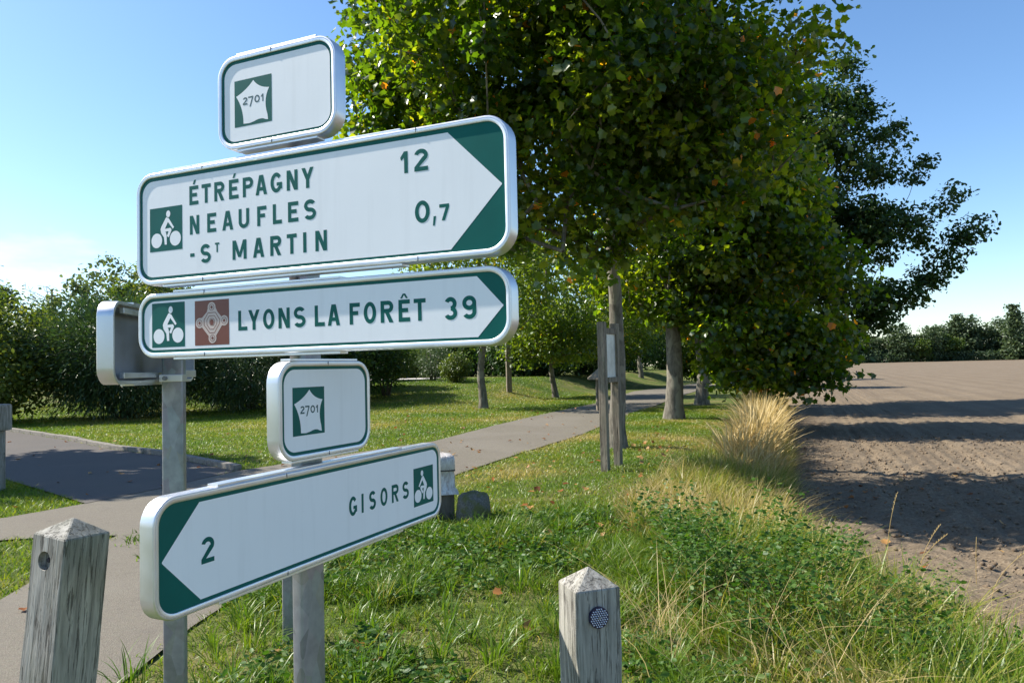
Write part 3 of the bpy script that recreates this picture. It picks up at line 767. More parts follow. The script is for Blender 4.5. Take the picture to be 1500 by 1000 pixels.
# ------------------------------------------------------------------ bollards
def bollard(name, loc, rz, s, h, peak, lean, label, mat, hole=None, reflector=None):
    e = empty(name, loc, rz); tag(e, label, 'bollard', 'weathered timber bollards')
    e.rotation_euler = (Matrix.Rotation(lean[1], 3, 'Y') @ Matrix.Rotation(lean[0], 3, 'X') @ Matrix.Rotation(rz, 3, 'Z')).to_euler()
    bm = bmesh.new()
    n, m = 7, 40
    bmesh.ops.create_cube(bm, size=1)
    for v in bm.verts: v.co = Vector((v.co.x * s, v.co.y * s, -0.35 if v.co.z < 0 else h - peak))
    topf = max(bm.faces, key=lambda f: f.calc_center_median().z)
    r = bmesh.ops.poke(bm, faces=[topf]); r['verts'][0].co.z = h
    bmesh.ops.bevel(bm, geom=[ed for ed in bm.edges], offset=0.003, segments=1, affect='EDGES', clamp_overlap=True)
    bmesh.ops.subdivide_edges(bm, edges=[ed for ed in bm.edges if abs(ed.verts[0].co.z - ed.verts[1].co.z) > 0.3], cuts=30, use_grid_fill=True)
    for v in bm.verts:
        k = 0.0025
        v.co.x += k * (float(vnoise(v.co.x * 30 + 3, v.co.z * 9, 5)) - .5) * 2; v.co.y += k * (float(vnoise(v.co.y * 30 + 7, v.co.z * 9, 6)) - .5) * 2
    me = bpy.data.meshes.new('timber'); bm.to_mesh(me); bm.free(); me.materials.append(mat)
    o = link(bpy.data.objects.new('timber', me), e)
    if hole:
        cx, cz, rr = hole
        cb = MB().tube((-s / 2 - 0.02, cx, cz), (-s / 2 + 0.018, cx, cz), rr, rr, 24).build('cut', mat, e)
        md = o.modifiers.new('hole', 'BOOLEAN'); md.operation = 'DIFFERENCE'; md.object = cb; md.solver = 'EXACT'
        bpy.context.view_layer.update()
        dg = bpy.context.evaluated_depsgraph_get()
        me2 = bpy.data.meshes.new_from_object(o.evaluated_get(dg)); o.modifiers.clear(); o.data = me2; me2.name = 'timber'
        bpy.data.objects.remove(cb)
        MB().tube((-s / 2 + 0.0165, cx, cz), (-s / 2 + 0.010, cx, cz), rr * 0.3, rr * 0.22, 10).build('screw', MAT['rope'], e)
    if reflector:
        cx, cz, rr = reflector
        dsk = MB().tube((cx, -s / 2 - 0.009, cz), (cx, -s / 2 + 0.004, cz), rr, rr, 32).build('reflector', MAT['blue_dark'], e, smooth=False)
        d = MB()
        st = rr * 0.235
        for i in range(-5, 6):
            for j in range(-5, 6):
                x = (i + 0.5 * (j % 2)) * st; z = j * st * 0.866
                rd = math.hypot(x, z)
                if rd < rr * 0.90 and rd > rr * 0.12: d.tube((cx + x, -s / 2 - 0.0115, cz + z), (cx + x, -s / 2 - 0.008, cz + z), st * 0.26, st * 0.33, 6)
        d.build('reflector_dots', MAT['dot'], dsk)
        MB().tube((cx, -s / 2 - 0.0125, cz), (cx, -s / 2 - 0.008, cz), rr * 0.13, rr * 0.13, 10).build('reflector_screw', MAT['alu_dull'], dsk)
    return e
bollard('timber_bollard', (0.212, 2.16, 0), math.radians(19), 0.139, 1.00, 0.052, (0, 0), 'grey timber bollard with round dotted blue reflector', MAT['wood'], reflector=(-0.004, 0.872, 0.0305))
bollard('timber_bollard', (-1.412, 2.10, 0), math.radians(66), 0.139, 1.20, 0.045, (0, math.radians(5.5)), 'leaning grey timber bollard with an empty round socket', MAT['wood'], hole=(0.010, 1.085, 0.027))

# ------------------------------------------------------------------ plants
def frames(n, up_w=0.55, out=None, out_w=0.4):
    """random leaf frames: normals lean upwards and outwards"""
    N = rng.normal(size=(n, 3)) * 0.62
    N[:, 2] += up_w
    if out is not None: N += out * out_w
    N /= np.linalg.norm(N, axis=1, keepdims=True) + 1e-9
    A = rng.normal(size=(n, 3)); A[:, 2] -= 0.6
    A -= N * (A * N).sum(1, keepdims=True); A /= np.linalg.norm(A, axis=1, keepdims=True) + 1e-9
    B = np.cross(N, A)
    return N, A, B

LOBED = (np.array([(0, -.04), (.20, .04), (.50, .10), (.43, .36), (.50, .66), (.27, .68), (0, 1.0), (-.20, .04), (-.50, .10), (-.43, .36), (-.50, .66), (-.27, .68)]),
         [[0, 1, 2, 3, 4, 5, 6], [6, 11, 10, 9, 8, 7, 0]], 0.16)
OVAL = (np.array([(0, 0), (.27, .28), (.24, .68), (0, 1.0), (-.27, .28), (-.24, .68)]), [[0, 1, 2, 3], [3, 5, 4, 0]], 0.14)
OAKL = (np.array([(0, 0), (.20, .20), (.16, .38), (.32, .58), (.22, .86), (0, 1.0), (-.20, .20), (-.16, .38), (-.32, .58), (-.22, .86)]), [[0, 1, 2, 3, 4, 5], [5, 9, 8, 7, 6, 0]], 0.12)
NARROW = (np.array([(0, 0), (.09, .3), (0, 1.0), (-.09, .3)]), [[0, 1, 2], [2, 3, 0]], 0.05)

def leaf_mesh(name, P, size, shape, mat, parent, tint, out=None, up_w=0.55, out_w=0.4, frame=None):
    T, F, fold = shape
    n = len(P)
    N, A, B = frame if frame is not None else frames(n, up_w, out, out_w)
    k = len(T)
    s = size.reshape(-1, 1, 1)
    zz = np.abs(T[:, 0]) * fold * 2
    V = P[:, None, :] + s * (T[None, :, 0:1] * B[:, None, :] + T[None, :, 1:2] * A[:, None, :] + zz[None, :, None] * N[:, None, :])
    fl = np.concatenate([np.array(f) for f in F]); cnt = np.array([len(f) for f in F])
    loops = (np.arange(n)[:, None] * k + fl[None, :]).ravel()
    return np_mesh(name, V.reshape(-1, 3), loops, np.tile(cnt, n), mat, parent, np.repeat(np.clip(tint, 0, 1), k))

def clump_points(ells, n, inner=0.35):
    """clump centres through a union of ellipsoids (cx, cy, cz, rx, ry, rz, weight), denser near the surface"""
    wts = np.array([e_[6] for e_ in ells], float); wts /= wts.sum()
    idx = rng.choice(len(ells), n, p=wts)
    E_ = np.array([e_[:6] for e_ in ells])[idx]
    d = rng.normal(size=(n, 3)); d /= np.linalg.norm(d, axis=1, keepdims=True)
    r = (inner ** 3 + (1 - inner ** 3) * rng.random(n)) ** (1 / 3.0)
    return E_[:, :3] + d * r[:, None] * E_[:, 3:6]

def skeleton(root, trunk_nodes, clumps, trunk_r, mat, twig=0.012):
    """greedy branches from the trunk to every clump, thickness by the pipe rule"""
    nodes = [np.array(p, float) for p in trunk_nodes]; par = [-1] + list(range(len(nodes) - 1)); nt_ = len(nodes)
    ax = np.array([p[:2] for p in nodes])
    order = np.argsort([np.min(np.linalg.norm(np.array(nodes) - c_, axis=1)) for c_ in clumps])
    for i in order:
        c_ = clumps[i]
        A_ = np.array(nodes)
        dd = np.linalg.norm(A_ - c_, axis=1) + np.where(A_[:, 2] > c_[2] - 0.1, 0.8, 0.0) + np.where(np.arange(len(A_)) < 4, 0.6, 0)
        j = int(np.argmin(dd)); p0 = A_[j]
        L = np.linalg.norm(c_ - p0); m = max(1, int(L / 0.9)); last = j
        for k in range(1, m + 1):
            q = p0 + (c_ - p0) * k / m
            if k < m: q = q + rng.normal(size=3) * 0.10 * min(1, L * 0.4) + np.array([0, 0, 0.12 * math.sin(math.pi * k / m) * L * 0.3])
            nodes.append(q); par.append(last); last = len(nodes) - 1
    n = len(nodes); area = np.zeros(n)
    kids = np.bincount([p for p in par if p >= 0], minlength=n)
    for i in range(n - 1, 0, -1):
        if kids[i] == 0: area[i] += twig ** 2.1
        area[par[i]] += area[i]
    rad = area ** (1 / 2.1)
    br = MB()
    for i in range(1, nt_): br.tube(nodes[i - 1], nodes[i], 0.03, 0.03, 4, cap=False)
    for i in range(nt_, n):
        p = par[i]; r1 = min(rad[i], trunk_r * 0.5); r0 = min(rad[p] if p >= nt_ else rad[i] * 1.25, trunk_r * 0.6)
        br.tube(nodes[p], nodes[i], r0, r1, 6 if r0 > 0.03 else 4, cap=False)
    br.build('branches', mat, root, smooth=True)

def trunk(root, nodes, r0, r1, mat, flare=0.35, sides=18):
    vs, fs = [], []
    n = len(nodes)
    for i, p in enumerate(nodes):
        t_ = i / (n - 1); r = r0 + (r1 - r0) * t_ ** 0.8
        r *= 1 + flare * math.exp(-(p[2] - nodes[0][2]) / 0.28)
        for k in range(sides):
            a = 2 * math.pi * k / sides
            q = r * (1 + 0.10 * (float(vnoise(3 + 1.6 * math.cos(a) + p[0], 3 + 1.6 * math.sin(a) + p[2] * 1.2, 77)) - 0.5) + 0.05 * math.sin(5 * a + 1) * math.exp(-(p[2] - nodes[0][2]) / 0.4))
            vs.append((p[0] + q * math.cos(a), p[1] + q * math.sin(a), p[2]))
    for i in range(n - 1):
        for k in range(sides):
            fs.append((i * sides + k, i * sides + (k + 1) % sides, (i + 1) * sides + (k + 1) % sides, (i + 1) * sides + k))
    fs.append([(n - 1) * sides + k for k in range(sides)])
    return MB().add(vs, fs).build('trunk', mat, root, smooth=True)

def trunk_line(h, lean=(0, 0), wig=0.06, n=14, seed=0):
    out = []
    for i in range(n):
        z = -0.25 + (h + 0.25) * i / (n - 1)
        out.append((lean[0] * z / h + wig * (float(vnoise(z * 0.7, 1, seed)) - .5) * min(1, max(z, 0)), lean[1] * z / h + wig * (float(vnoise(z * 0.7, 5, seed + 3)) - .5) * min(1, max(z, 0)), z))
    return out

def make_tree(name, loc, label, ells, nclump, per, leaf, lsize, shape, mat, bark, th, tr, group=None, lean=(0, 0), cr=0.5, inner=0.35, seed=0, extra=None, tint_bias=0.0, cat='tree', lit_out=0.4):
    root = empty(name, loc); tag(root, label, cat, group)
    tl = trunk_line(th, lean, 0.3, 16, seed)
    trunk(root, tl, tr, tr * 0.35, bark)
    C = clump_points(ells, nclump, inner)
    if extra is not None: C = np.concatenate([C, np.array(extra, float)])
    skeleton(root, tl[4:], C, tr, bark)
    n = len(C) * per
    ci = np.repeat(np.arange(len(C)), per)
    rad = (0.6 + 0.7 * rng.random(len(C)))[ci] * cr
    off = np.clip(rng.normal(size=(n, 3)), -1.55, 1.55) * np.array([0.62, 0.62, 0.45]); off[:, 2] -= 0.10
    P = C[ci] + off * rad[:, None]
    out = off / (np.linalg.norm(off, axis=1, keepdims=True) + 1e-6)
    size = lsize * (0.45 + 0.9 * rng.random(n))
    tint = 0.22 + 0.45 * rng.random(n) + 0.45 * (rng.random(len(C))[ci] - 0.4) + tint_bias
    tint += (rng.random(n) > 0.985) * 0.5
    o = leaf_mesh('crown', P, size, shape, mat, root, tint, out, 0.55, lit_out)
    o['kind'] = 'stuff'
    return root

def copy_tree(src, loc, rz, sc, label, group=None):
    r = src.copy(); COL.objects.link(r); r.location = loc; r.rotation_euler = (0, 0, rz); r.scale = (sc, sc, sc)
    r['label'] = label
    if group: r['group'] = group
    for ch in src.children:
        c_ = ch.copy(); COL.objects.link(c_); c_.parent = r
        for g_ in ch.children:
            d_ = g_.copy(); COL.objects.link(d_); d_.parent = c_
    return r

ROW = 'trees in the row between path and field'
# nearest plane tree
plane = make_tree('plane_tree', (2.02, 14.0, H(2.02, 14)), 'nearest plane tree with pale trunk just behind the wooden notice frame',
    [(-0.9, -2.5, 7.6, 3.3, 2.8, 4.4, 5), (-2.6, -2.4, 7.0, 2.2, 2.0, 2.1, 1.6), (1.0, -2.6, 6.0, 2.0, 1.9, 2.0, 1.8), (-0.8, -2.4, 5.3, 2.3, 1.8, 1.0, 0.8), (-1.1, -3.9, 6.8, 2.2, 1.7, 1.6, 1.0)],
    400, 135, None, 0.120, LOBED, MAT['leaf_plane'], MAT['bark'], 9.5, 0.175, ROW, (0.15, 0.1), 0.52, 0.40, 1,
    extra=[(-4.6, -1.8, 5.9), (-4.3, -2.0, 6.6), (-4.7, -1.7, 7.2), (-4.0, -1.9, 5.5), (-4.5, -1.6, 7.9), (-3.6, -2.0, 5.2), (-0.9, -1.8, 3.8), (-0.5, -1.9, 3.7)])
# second tree of the row, then copies further along
row2 = make_tree('plane_tree', (4.71, 20.97, H(4.71, 20.97)), 'second tree of the row, thick grey trunk right of the notice frame',
    [(0.2, 0, 7.0, 3.3, 2.6, 4.1, 5), (2.4, -0.3, 6.0, 2.0, 1.7, 2.2, 1.5), (2.9, -0.6, 3.6, 2.4, 1.7, 2.0, 1.9), (1.0, -0.8, 3.8, 2.2, 1.6, 1.6, 1.0)],
    320, 105, None, 0.165, LOBED, MAT['leaf_plane'], MAT['bark'], 9.5, 0.28, ROW, (0.1, 0), 0.60, 0.40, 2,
    extra=[(3.6, -1.6, 1.9), (4.2, -1.2, 2.1), (2.8, -1.9, 2.0), (4.8, -1.0, 2.4), (3.3, -0.6, 1.7), (2.2, -1.5, 2.3), (4.0, -2.0, 1.8)] + [tuple(q) for q in clump_points([(2.7, -0.8, 1.75, 2.1, 1.1, 1.0, 1)], 38, 0.1)])
for k, (x, y, lab) in enumerate([(7.4, 28.0, 'third tree of the row, trunk partly hidden by low leaves'), (15.6, 49.0, 'fourth tree of the row, beyond the oak'), (22.5, 66.0, 'last tree of the row, farthest along the field')]):
    copy_tree(row2, (x, y, H(x, y)), [0.5, 2.9, 0.2][k], [0.95, 0.85, 0.85][k], lab)
# oak reaching over the field
oak_e = [(2.2, 0.4, 9.2, 4.6, 2.9, 5.6, 4), (-1.0, 0.4, 8, 3.5, 2.6, 4.5, 1), (3.4, 0.2, 12.2, 2.2, 2.0, 2.8, 0.8), (5.2, 0, 6.4, 3.2, 2.2, 2.4, 1.0), (3.5, 0, 4.6, 3.2, 2.2, 1.8, 0.9)]
oak_x = [(8.6, -0.6, 7.0), (9.2, -0.8, 7.2), (9.6, -0.7, 7.35), (7.8, -0.6, 6.2), (8.3, -0.8, 5.7), (7.4, -0.5, 5.0), (6.6, -0.8, 4.4), (8.7, -0.5, 6.4), (8.0, -0.9, 8.2), (8.5, -0.9, 8.8), (7.2, -0.4, 9.6), (7.7, -0.3, 10.3), (6.2, 0, 11.6), (6.8, 0, 12.0), (5.2, 0, 13.6), (4.6, 0, 14.6), (4.9, 0, 14.9), (4.2, 0, 15.0), (5.7, 0, 12.8), (6.4, -0.2, 11.0), (9.0, -0.7, 6.9), (5.9, -0.7, 3.9), (5.2, -0.7, 3.4)]
make_tree('oak_tree', (10.5, 31.0, H(10.5, 31)), 'dark oak with long ragged branches reaching right over the field', oak_e, 350, 150, None, 0.20, OAKL, MAT['leaf_dark'], MAT['bark_dark'], 10.5, 0.34, ROW, (0.6, 0), 0.58, 0.35, 3, extra=oak_x)
# left of the path
lawn1 = make_tree('lawn_tree', (-1.22, 28.7, H(-1.22, 28.7)), 'lawn tree with grey trunk rising behind the LYONS LA FORÊT sign',
    [(0, 0, 5.6, 3.2, 3.2, 2.9, 1)], 150, 80, None, 0.17, OVAL, MAT['leaf_light'], MAT['bark'], 6.5, 0.19, 'trees on the lawn left of the path', (0.1, 0), 0.6, 0.35, 4)
lawn2 = make_tree('lawn_tree', (2.2, 37.0, H(2.2, 37)), 'slim yellow-green lawn tree left of the path behind the notice frame',
    [(0.1, 0, 5.4, 3.4, 3.4, 3.8, 2), (0, -1, 3.2, 2.6, 2.4, 1.4, 1)], 210, 85, None, 0.19, OVAL, MAT['leaf_light'], MAT['bark'], 7.5, 0.17, 'trees on the lawn left of the path', (-0.3, 0), 0.6, 0.30, 5)
copy_tree(lawn2, (6.4, 50.0, 0), 2.0, 1.1, 'distant lawn tree at the bend of the path')
copy_tree(lawn1, (10.8, 60.0, 0), 1.0, 1.3, 'farthest lawn tree past the bend of the path')
# tree standing left of the picture, shading the road
make_tree('roadside_tree', (-16.0, 13.9, 0), 'roadside tree left of the picture shading the road', [(0, 0, 7.0, 3.5, 3.3, 3.0, 1)], 170, 110, None, 0.28, OVAL, MAT['leaf_shrub'], MAT['bark_dark'], 6.5, 0.2, None, (0, 0), 0.7, 0.2, 6)

def make_shrub(name, loc, label, rx, ry, hh, n, lsize, shape, mat, z0=0.05, cr=0.30, group=None, per=26, tint_bias=0.0, stems=5, lump=0.35, cat='shrub', feather=False):
    root = empty(name, loc); tag(root, label, cat, group)
    st = MB()
    for k in range(stems):
        a = 2 * math.pi * k / stems + random.random(); q = 0.35 + 0.3 * random.random()
        st.tube((0.12 * math.cos(a), 0.12 * math.sin(a), -0.1), (rx * q * math.cos(a), ry * q * math.sin(a), hh * 0.65), 0.035 + 0.012 * hh, 0.012, 6)
    st.build('stems', MAT['bark_dark'], root, smooth=True)
    m = max(20, n // per)
    d = rng.normal(size=(m, 3)); d /= np.linalg.norm(d, axis=1, keepdims=True)
    r = (0.30 + 0.70 * rng.random(m) ** 0.45)
    nzv = 1 + lump * (fbm(d[:, 0] * 2.2 + 5, d[:, 1] * 2.2 + d[:, 2] * 1.7, int(abs(loc[0]) * 10) + 3, 3) - 0.45) * 2
    C = np.stack([d[:, 0] * rx, d[:, 1] * ry, np.zeros(m)], 1) * (r * nzv)[:, None]
    C[:, 2] = z0 + (hh - z0) * (0.5 + 0.5 * d[:, 2] * r * nzv)
    ci = np.repeat(np.arange(m), per)
    off = rng.normal(size=(m * per, 3)) * cr
    P = C[ci] + off; P[:, 2] = np.maximum(P[:, 2], 0.03)
    out = d[ci]
    tint = 0.2 + 0.4 * rng.random(m * per) + 0.35 * (rng.random(m)[ci] - 0.35) + tint_bias
    size = lsize * (0.6 + 0.7 * rng.random(m * per))
    fr = None
    if feather:      # sprays that point outwards and arch down
        A_ = out * 0.9 + rng.normal(size=P.shape) * 0.35; A_[:, 2] -= 0.15
        A_ /= np.linalg.norm(A_, axis=1, keepdims=True)
        N_ = rng.normal(size=P.shape) * 0.5; N_[:, 2] += 0.8; N_ -= A_ * (A_ * N_).sum(1, keepdims=True); N_ /= np.linalg.norm(N_, axis=1, keepdims=True)
        fr = (N_, A_, np.cross(N_, A_))
    o = leaf_mesh('foliage', P, size, shape, mat, root, tint, out, 0.45, 0.6, fr); o['kind'] = 'stuff'
    return root
HG = 'shrubs along the far side of the road'
for x_, y_, lab_ in ((-14.0, 35.0, 'tall dark shrub behind the feathery evergreen'), (-9.2, 37.5, 'dark shrub behind the signs, second row'), (-10.9, 44.0, 'dark shrub at the left end of the driveway')):
    make_shrub('shrub', (x_, y_, H(x_, y_) - 0.1), lab_, 3.0, 2.0, 4.6, 12000, 0.22, OVAL, MAT['leaf_dark'], 0.0, 0.38, HG)
make_shrub('shrub', (-19.6, 26.5, 0), 'yellow-green leafy shrub at the left edge behind the road', 3.2, 2.6, 4.7, 15000, 0.17, OVAL, MAT['leaf_shrub'], 0.1, 0.34, HG, tint_bias=0.18)
make_shrub('shrub', (-15.2, 27.6, 0), 'dark feathery evergreen shrub behind the road', 3.1, 2.6, 4.5, 38000, 0.24, NARROW, MAT['leaf_needle'], 0.05, 0.32, HG, per=40, feather=True)
make_shrub('shrub', (-11.2, 30.0, 0), 'dark evergreen shrub right of the feathery one behind the signs', 3.0, 2.4, 4.4, 24000, 0.24, NARROW, MAT['leaf_needle'], 0.05, 0.34, HG, per=34, feather=True)
make_shrub('shrub', (-8.0, 32.5, H(-8, 32.5)), 'dense dark shrub behind the lower route plate', 2.6, 2.4, 4.2, 14000, 0.16, OVAL, MAT['leaf_dark'], 0.1, 0.32, HG)
make_shrub('shrub', (-6.1, 34.2, H(-6.1, 34.2)), 'brownish shrub with bare foot right of the lower route plate', 1.2, 1.2, 2.9, 5000, 0.13, OVAL, MAT['leaf_shrub'], 0.7, 0.22, HG, tint_bias=-0.1)
LB = 'clipped bushes at the top of the lawn'
make_shrub('bush', (-3.2, 40.2, H(-3.2, 40.2)), 'round clipped golden bush on the lawn beside the trunk', 0.82, 0.8, 1.62, 5000, 0.10, OVAL, MAT['leaf_shrub'], 0.05, 0.12, LB, tint_bias=0.1, lump=0.12)
make_shrub('bush', (-4.75, 42.2, H(-4.75, 42.2)), 'pale bluish conifer bush left of the golden one', 0.95, 0.9, 2.5, 6500, 0.13, NARROW, MAT['leaf_needle'], 0.02, 0.15, LB, tint_bias=0.35, lump=0.2, feather=True)
make_shrub('bush', (-8.0, 54.5, H(-8.0, 54.5)), 'rounded dark bush beyond the pale driveway', 1.7, 1.5, 2.6, 5000, 0.16, OVAL, MAT['leaf_shrub'], 0.02, 0.2, LB, lump=0.12)
make_shrub('bush', (-10.2, 55.5, H(-10.2, 55.5)), 'small green bush beyond the driveway, left of the dark one', 1.3, 1.2, 1.7, 3500, 0.15, OVAL, MAT['leaf_shrub'], 0.02, 0.2, LB, tint_bias=0.15, lump=0.2)
BH = 'hedge sections closing the lawn'
for k, (x, y, rx, hh, lab) in enumerate([(-12, 62, 6, 5.0, 'hedge section far behind the driveway'), (-3.5, 58, 5, 4.5, 'hedge section behind the golden bush'), (1.6, 50, 3.6, 4.2, 'dark hedge section behind the wooden pole'), (5.2, 54, 3.6, 5.0, 'dark hedge section behind the slim lawn tree'), (9.5, 66, 4.5, 6.5, 'dark hedge section beyond the bend of the path'), (17.5, 78, 6, 8.0, 'dark thicket closing the view along the path')]):
    make_shrub('hedge', (x, y, H(x, y) - 0.1), lab, rx, 2.4, hh, 9000, 0.26, OVAL, MAT['leaf_dark'], 0.0, 0.45, BH, cat='hedge')

FAR = 'trees standing beyond the left shrubs'
ft = make_tree('background_tree', (3.0, 82, 0), 'dense dark tree closing the view beyond the lawn trees', [(0, 0, 5.5, 5.5, 4, 5.0, 2), (0, 0, 2.5, 6, 3, 2.4, 1)], 230, 80, None, 0.42, OVAL, MAT['leaf_dark'], MAT['bark_dark'], 8, 0.25, 'trees closing the view along the path', (0, 0), 0.85, 0.2, 21)
for x_, y_, r_, sc_, lab_ in ((13.0, 88, 1.0, 1.0, 'dense dark tree beyond the bend of the path'), (-7.0, 78, 2.0, 0.9, 'dense dark tree beyond the clipped bushes'), (22.0, 92, 3.0, 1.05, 'dense dark tree at the far end of the path'), (-17.0, 76, 4.0, 0.9, 'dense dark tree beyond the driveway')):
    copy_tree(ft, (x_, y_, 0), r_, sc_, lab_)
make_tree('background_tree', (-25.5, 46, 0), 'large green tree rising behind the reversed sign', [(0, 0, 5.2, 4.4, 4, 4.4, 2), (3.6, 0, 4.2, 3.4, 3.4, 3.6, 1), (-4.5, 0, 3.2, 3, 3, 2.6, .8)], 210, 70, None, 0.30, OVAL, MAT['leaf_far'], MAT['bark_dark'], 7.5, 0.22, FAR, (0, 0), 0.75, 0.3, 8, tint_bias=0.32)
make_tree('background_tree', (-46.6, 61, 0), 'rounded tree at the left edge of the sky', [(0, 0, 7.0, 3.4, 3.4, 4.0, 1)], 130, 70, None, 0.36, OVAL, MAT['leaf_far'], MAT['bark_dark'], 9, 0.25, FAR, (0, 0), 0.8, 0.3, 9)
make_tree('background_tree', (-37.5, 62, 0), 'low dark tree under the bare tree', [(0, 0, 4.0, 5.0, 4, 3.0, 1)], 110, 70, None, 0.36, OVAL, MAT['leaf_far'], MAT['bark_dark'], 5, 0.2, FAR, (0, 0), 0.8, 0.3, 10)
make_tree('background_tree', (-20.0, 40, 0), 'leafy tree with yellowing top beside the tall arrow sign', [(0, 0, 5.0, 2.6, 2.6, 3.0, 1)], 110, 75, None, 0.22, OVAL, MAT['leaf_shrub'], MAT['bark_dark'], 6.5, 0.18, FAR, (0, 0), 0.6, 0.3, 12, tint_bias=0.12)
# bare tree
bare = empty('bare_tree', (-53.5, 80, 0)); tag(bare, 'leafless tree against the sky at far left', 'tree')
tl = trunk_line(9.0, (0.3, 0), 0.4, 12, 33)
trunk(bare, tl, 0.16, 0.05, MAT['bark_dark'])
skeleton(bare, tl[5:], clump_points([(0, 0, 9.6, 2.6, 2.2, 3.4, 1)], 130, 0.3), 0.16, MAT['bark_dark'], 0.02)
up_ = empty('utility_pole', (-51.9, 80, 0)); tag(up_, 'distant utility pole right of the bare tree', 'pole')
MB().tube((0, 0, -0.3), (0, 0, 11.6), 0.16, 0.10, 8).build('shaft', MAT['bark_dark'], up_)
MB().box(-0.7, 0.7, -0.06, 0.06, 10.9, 11.05).build('crossarm', MAT['bark_dark'], up_)

# far wood beyond the field: each tree its own object
def far_tree(label_src, ells, n, per, ls, mat, th, tr, cone=None):
    root = empty('wood_tree', (0, 0, 0))
    tl_ = trunk_line(th, (0, 0), 0.2, 8, 3)
    trunk(root, tl_, tr, tr * 0.3, MAT['bark_dark'], sides=8)
    if cone:
        hh, rr = cone; z = 1.0 + (hh - 1.0) * rng.random(n) ** 1.3; a = rng.random(n) * 2 * math.pi; r = rr * (1 - (z - 1) / (hh - 0.6)) * (0.35 + 0.65 * rng.random(n)); C = np.stack([r * np.cos(a), r * np.sin(a), z], 1)
        C[:, 2] = np.round(C[:, 2] / 0.9) * 0.9 - 0.15 * r
    else: C = clump_points(ells, n, 0.3)
    ci = np.repeat(np.arange(len(C)), per)
    off = rng.normal(size=(len(ci), 3)) * np.array([.55, .55, .35 if not cone else .18])
    o = leaf_mesh('crown', C[ci] + off, ls * (0.6 + 0.7 * rng.random(len(ci))), OVAL, mat, root, 0.2 + 0.4 * rng.random(len(ci)) + 0.35 * (rng.random(len(C))[ci] - 0.4), off, 0.6, 0.5)
    o['kind'] = 'stuff'
    return root
protos = [far_tree('', [(0, 0, 6.2, 4.2, 4, 4.6, 2), (0, 0, 3, 4, 3.5, 2.6, 1)], 150, 28, 0.62, MAT['leaf_far'], 8, 0.2),
          far_tree('', [(0, 0, 5.2, 5.2, 4, 3.6, 2), (2, 0, 2.4, 4, 3.5, 2.2, 1)], 160, 28, 0.62, MAT['leaf_far'], 7, 0.2),
          far_tree('', [(0.5, 0, 4.0, 4.0, 4, 3.9, 1)], 120, 28, 0.60, MAT['leaf_shrub'], 6, 0.2),
          far_tree('', None, 170, 20, 0.60, MAT['leaf_far'], 11, 0.2, cone=(13.0, 2.9))]
xs = np.linspace(62, 176, 34)
kinds = [0, 1, 2, 1, 0, 1, 1, 2, 0, 3, 1, 0, 2, 1, 1, 0, 1, 2, 0, 2, 0, 3, 0, 1, 3, 0, 3, 1, 0, 2, 1, 0, 1, 0]
words = ['tall rounded', 'broad dark', 'low bright green', 'pointed conifer']
cnt = [0, 0, 0, 0]
ordw = ['first', 'second', 'third', 'fourth', 'fifth', 'sixth', 'seventh', 'eighth', 'ninth', 'tenth', 'eleventh', 'twelfth', 'thirteenth', 'fourteenth', 'fifteenth']
for k, x in enumerate(xs):
    kd = kinds[k]; y = 212 + random.uniform(-5, 7) - 0.04 * (x - 60)
    lab = '%s tree of the far wood, %s of its kind from the left' % (words[kd], ordw[cnt[kd]])
    sc = random.uniform(0.85, 1.15) * (1.18 if 122 < x < 152 else 0.95)
    loc = (x + random.uniform(-1.2, 1.2), y, 0.4)
    if cnt[kd] == 0:
        r = protos[kd]; r.location = loc; r.rotation_euler = (0, 0, random.random() * 6); r.scale = (sc,) * 3
    else: r = copy_tree(protos[kd], loc, random.random() * 6, sc, lab)
    tag(r, lab, 'tree', 'wood beyond the field'); cnt[kd] += 1
# undergrowth along the foot of the wood
m = 9000
P = np.stack([58 + 122 * rng.random(m), 208 + 3.0 * rng.random(m) - 0.0, 0.4 + 3.0 * rng.random(m) ** 1.6], 1); P[:, 1] -= 0.04 * (P[:, 0] - 60)
tag(leaf_mesh('undergrowth', P, 0.8 * (0.6 + 0.6 * rng.random(m)), OVAL, MAT['leaf_far'], None, 0.4 * rng.random(m)), 'dark undergrowth along the foot of the far wood', 'undergrowth', kind='stuff')

# ------------------------------------------------------------------ furniture
def timber(b, x, y, z0, z1, s): b.box(x - s / 2, x + s / 2, y - s / 2, y + s / 2, z0, z1)
nb = empty('notice_frame', (1.53, 11.25, H(1.53, 11.25)), math.atan2(0.5, 0.26))
tag(nb, 'wooden two-post notice frame seen edge-on in front of the nearest tree', 'notice board')
for x in (-0.30, 0.30):
    b = MB(); timber(b, x, 0, -0.3, 2.28, 0.115); o = b.build('post', MAT['wood2'], nb, bevel=0.006)
MB().box(-0.24, 0.24, -0.045, 0.045, 2.10, 2.19).build('top_rail', MAT['wood2'], nb, bevel=0.005)
MB().box(-0.24, 0.24, -0.075, 0.075, 1.34, 1.42).build('bottom_rail', MAT['wood2'], nb, bevel=0.005)
MB().box(-0.24, 0.24, -0.02, 0.02, 1.42, 2.10).build('panel', MAT['paper'], nb)
lc = empty('lectern_sign', (3.10, 25.3, 0), math.radians(-68)); tag(lc, 'small wooden lectern with sloping top left of the notice frame', 'lectern')
for x in (-0.22, 0.22):
    b = MB(); timber(b, x, 0, -0.2, 1.25, 0.09); b.build('leg', MAT['wood2'], lc, bevel=0.005)
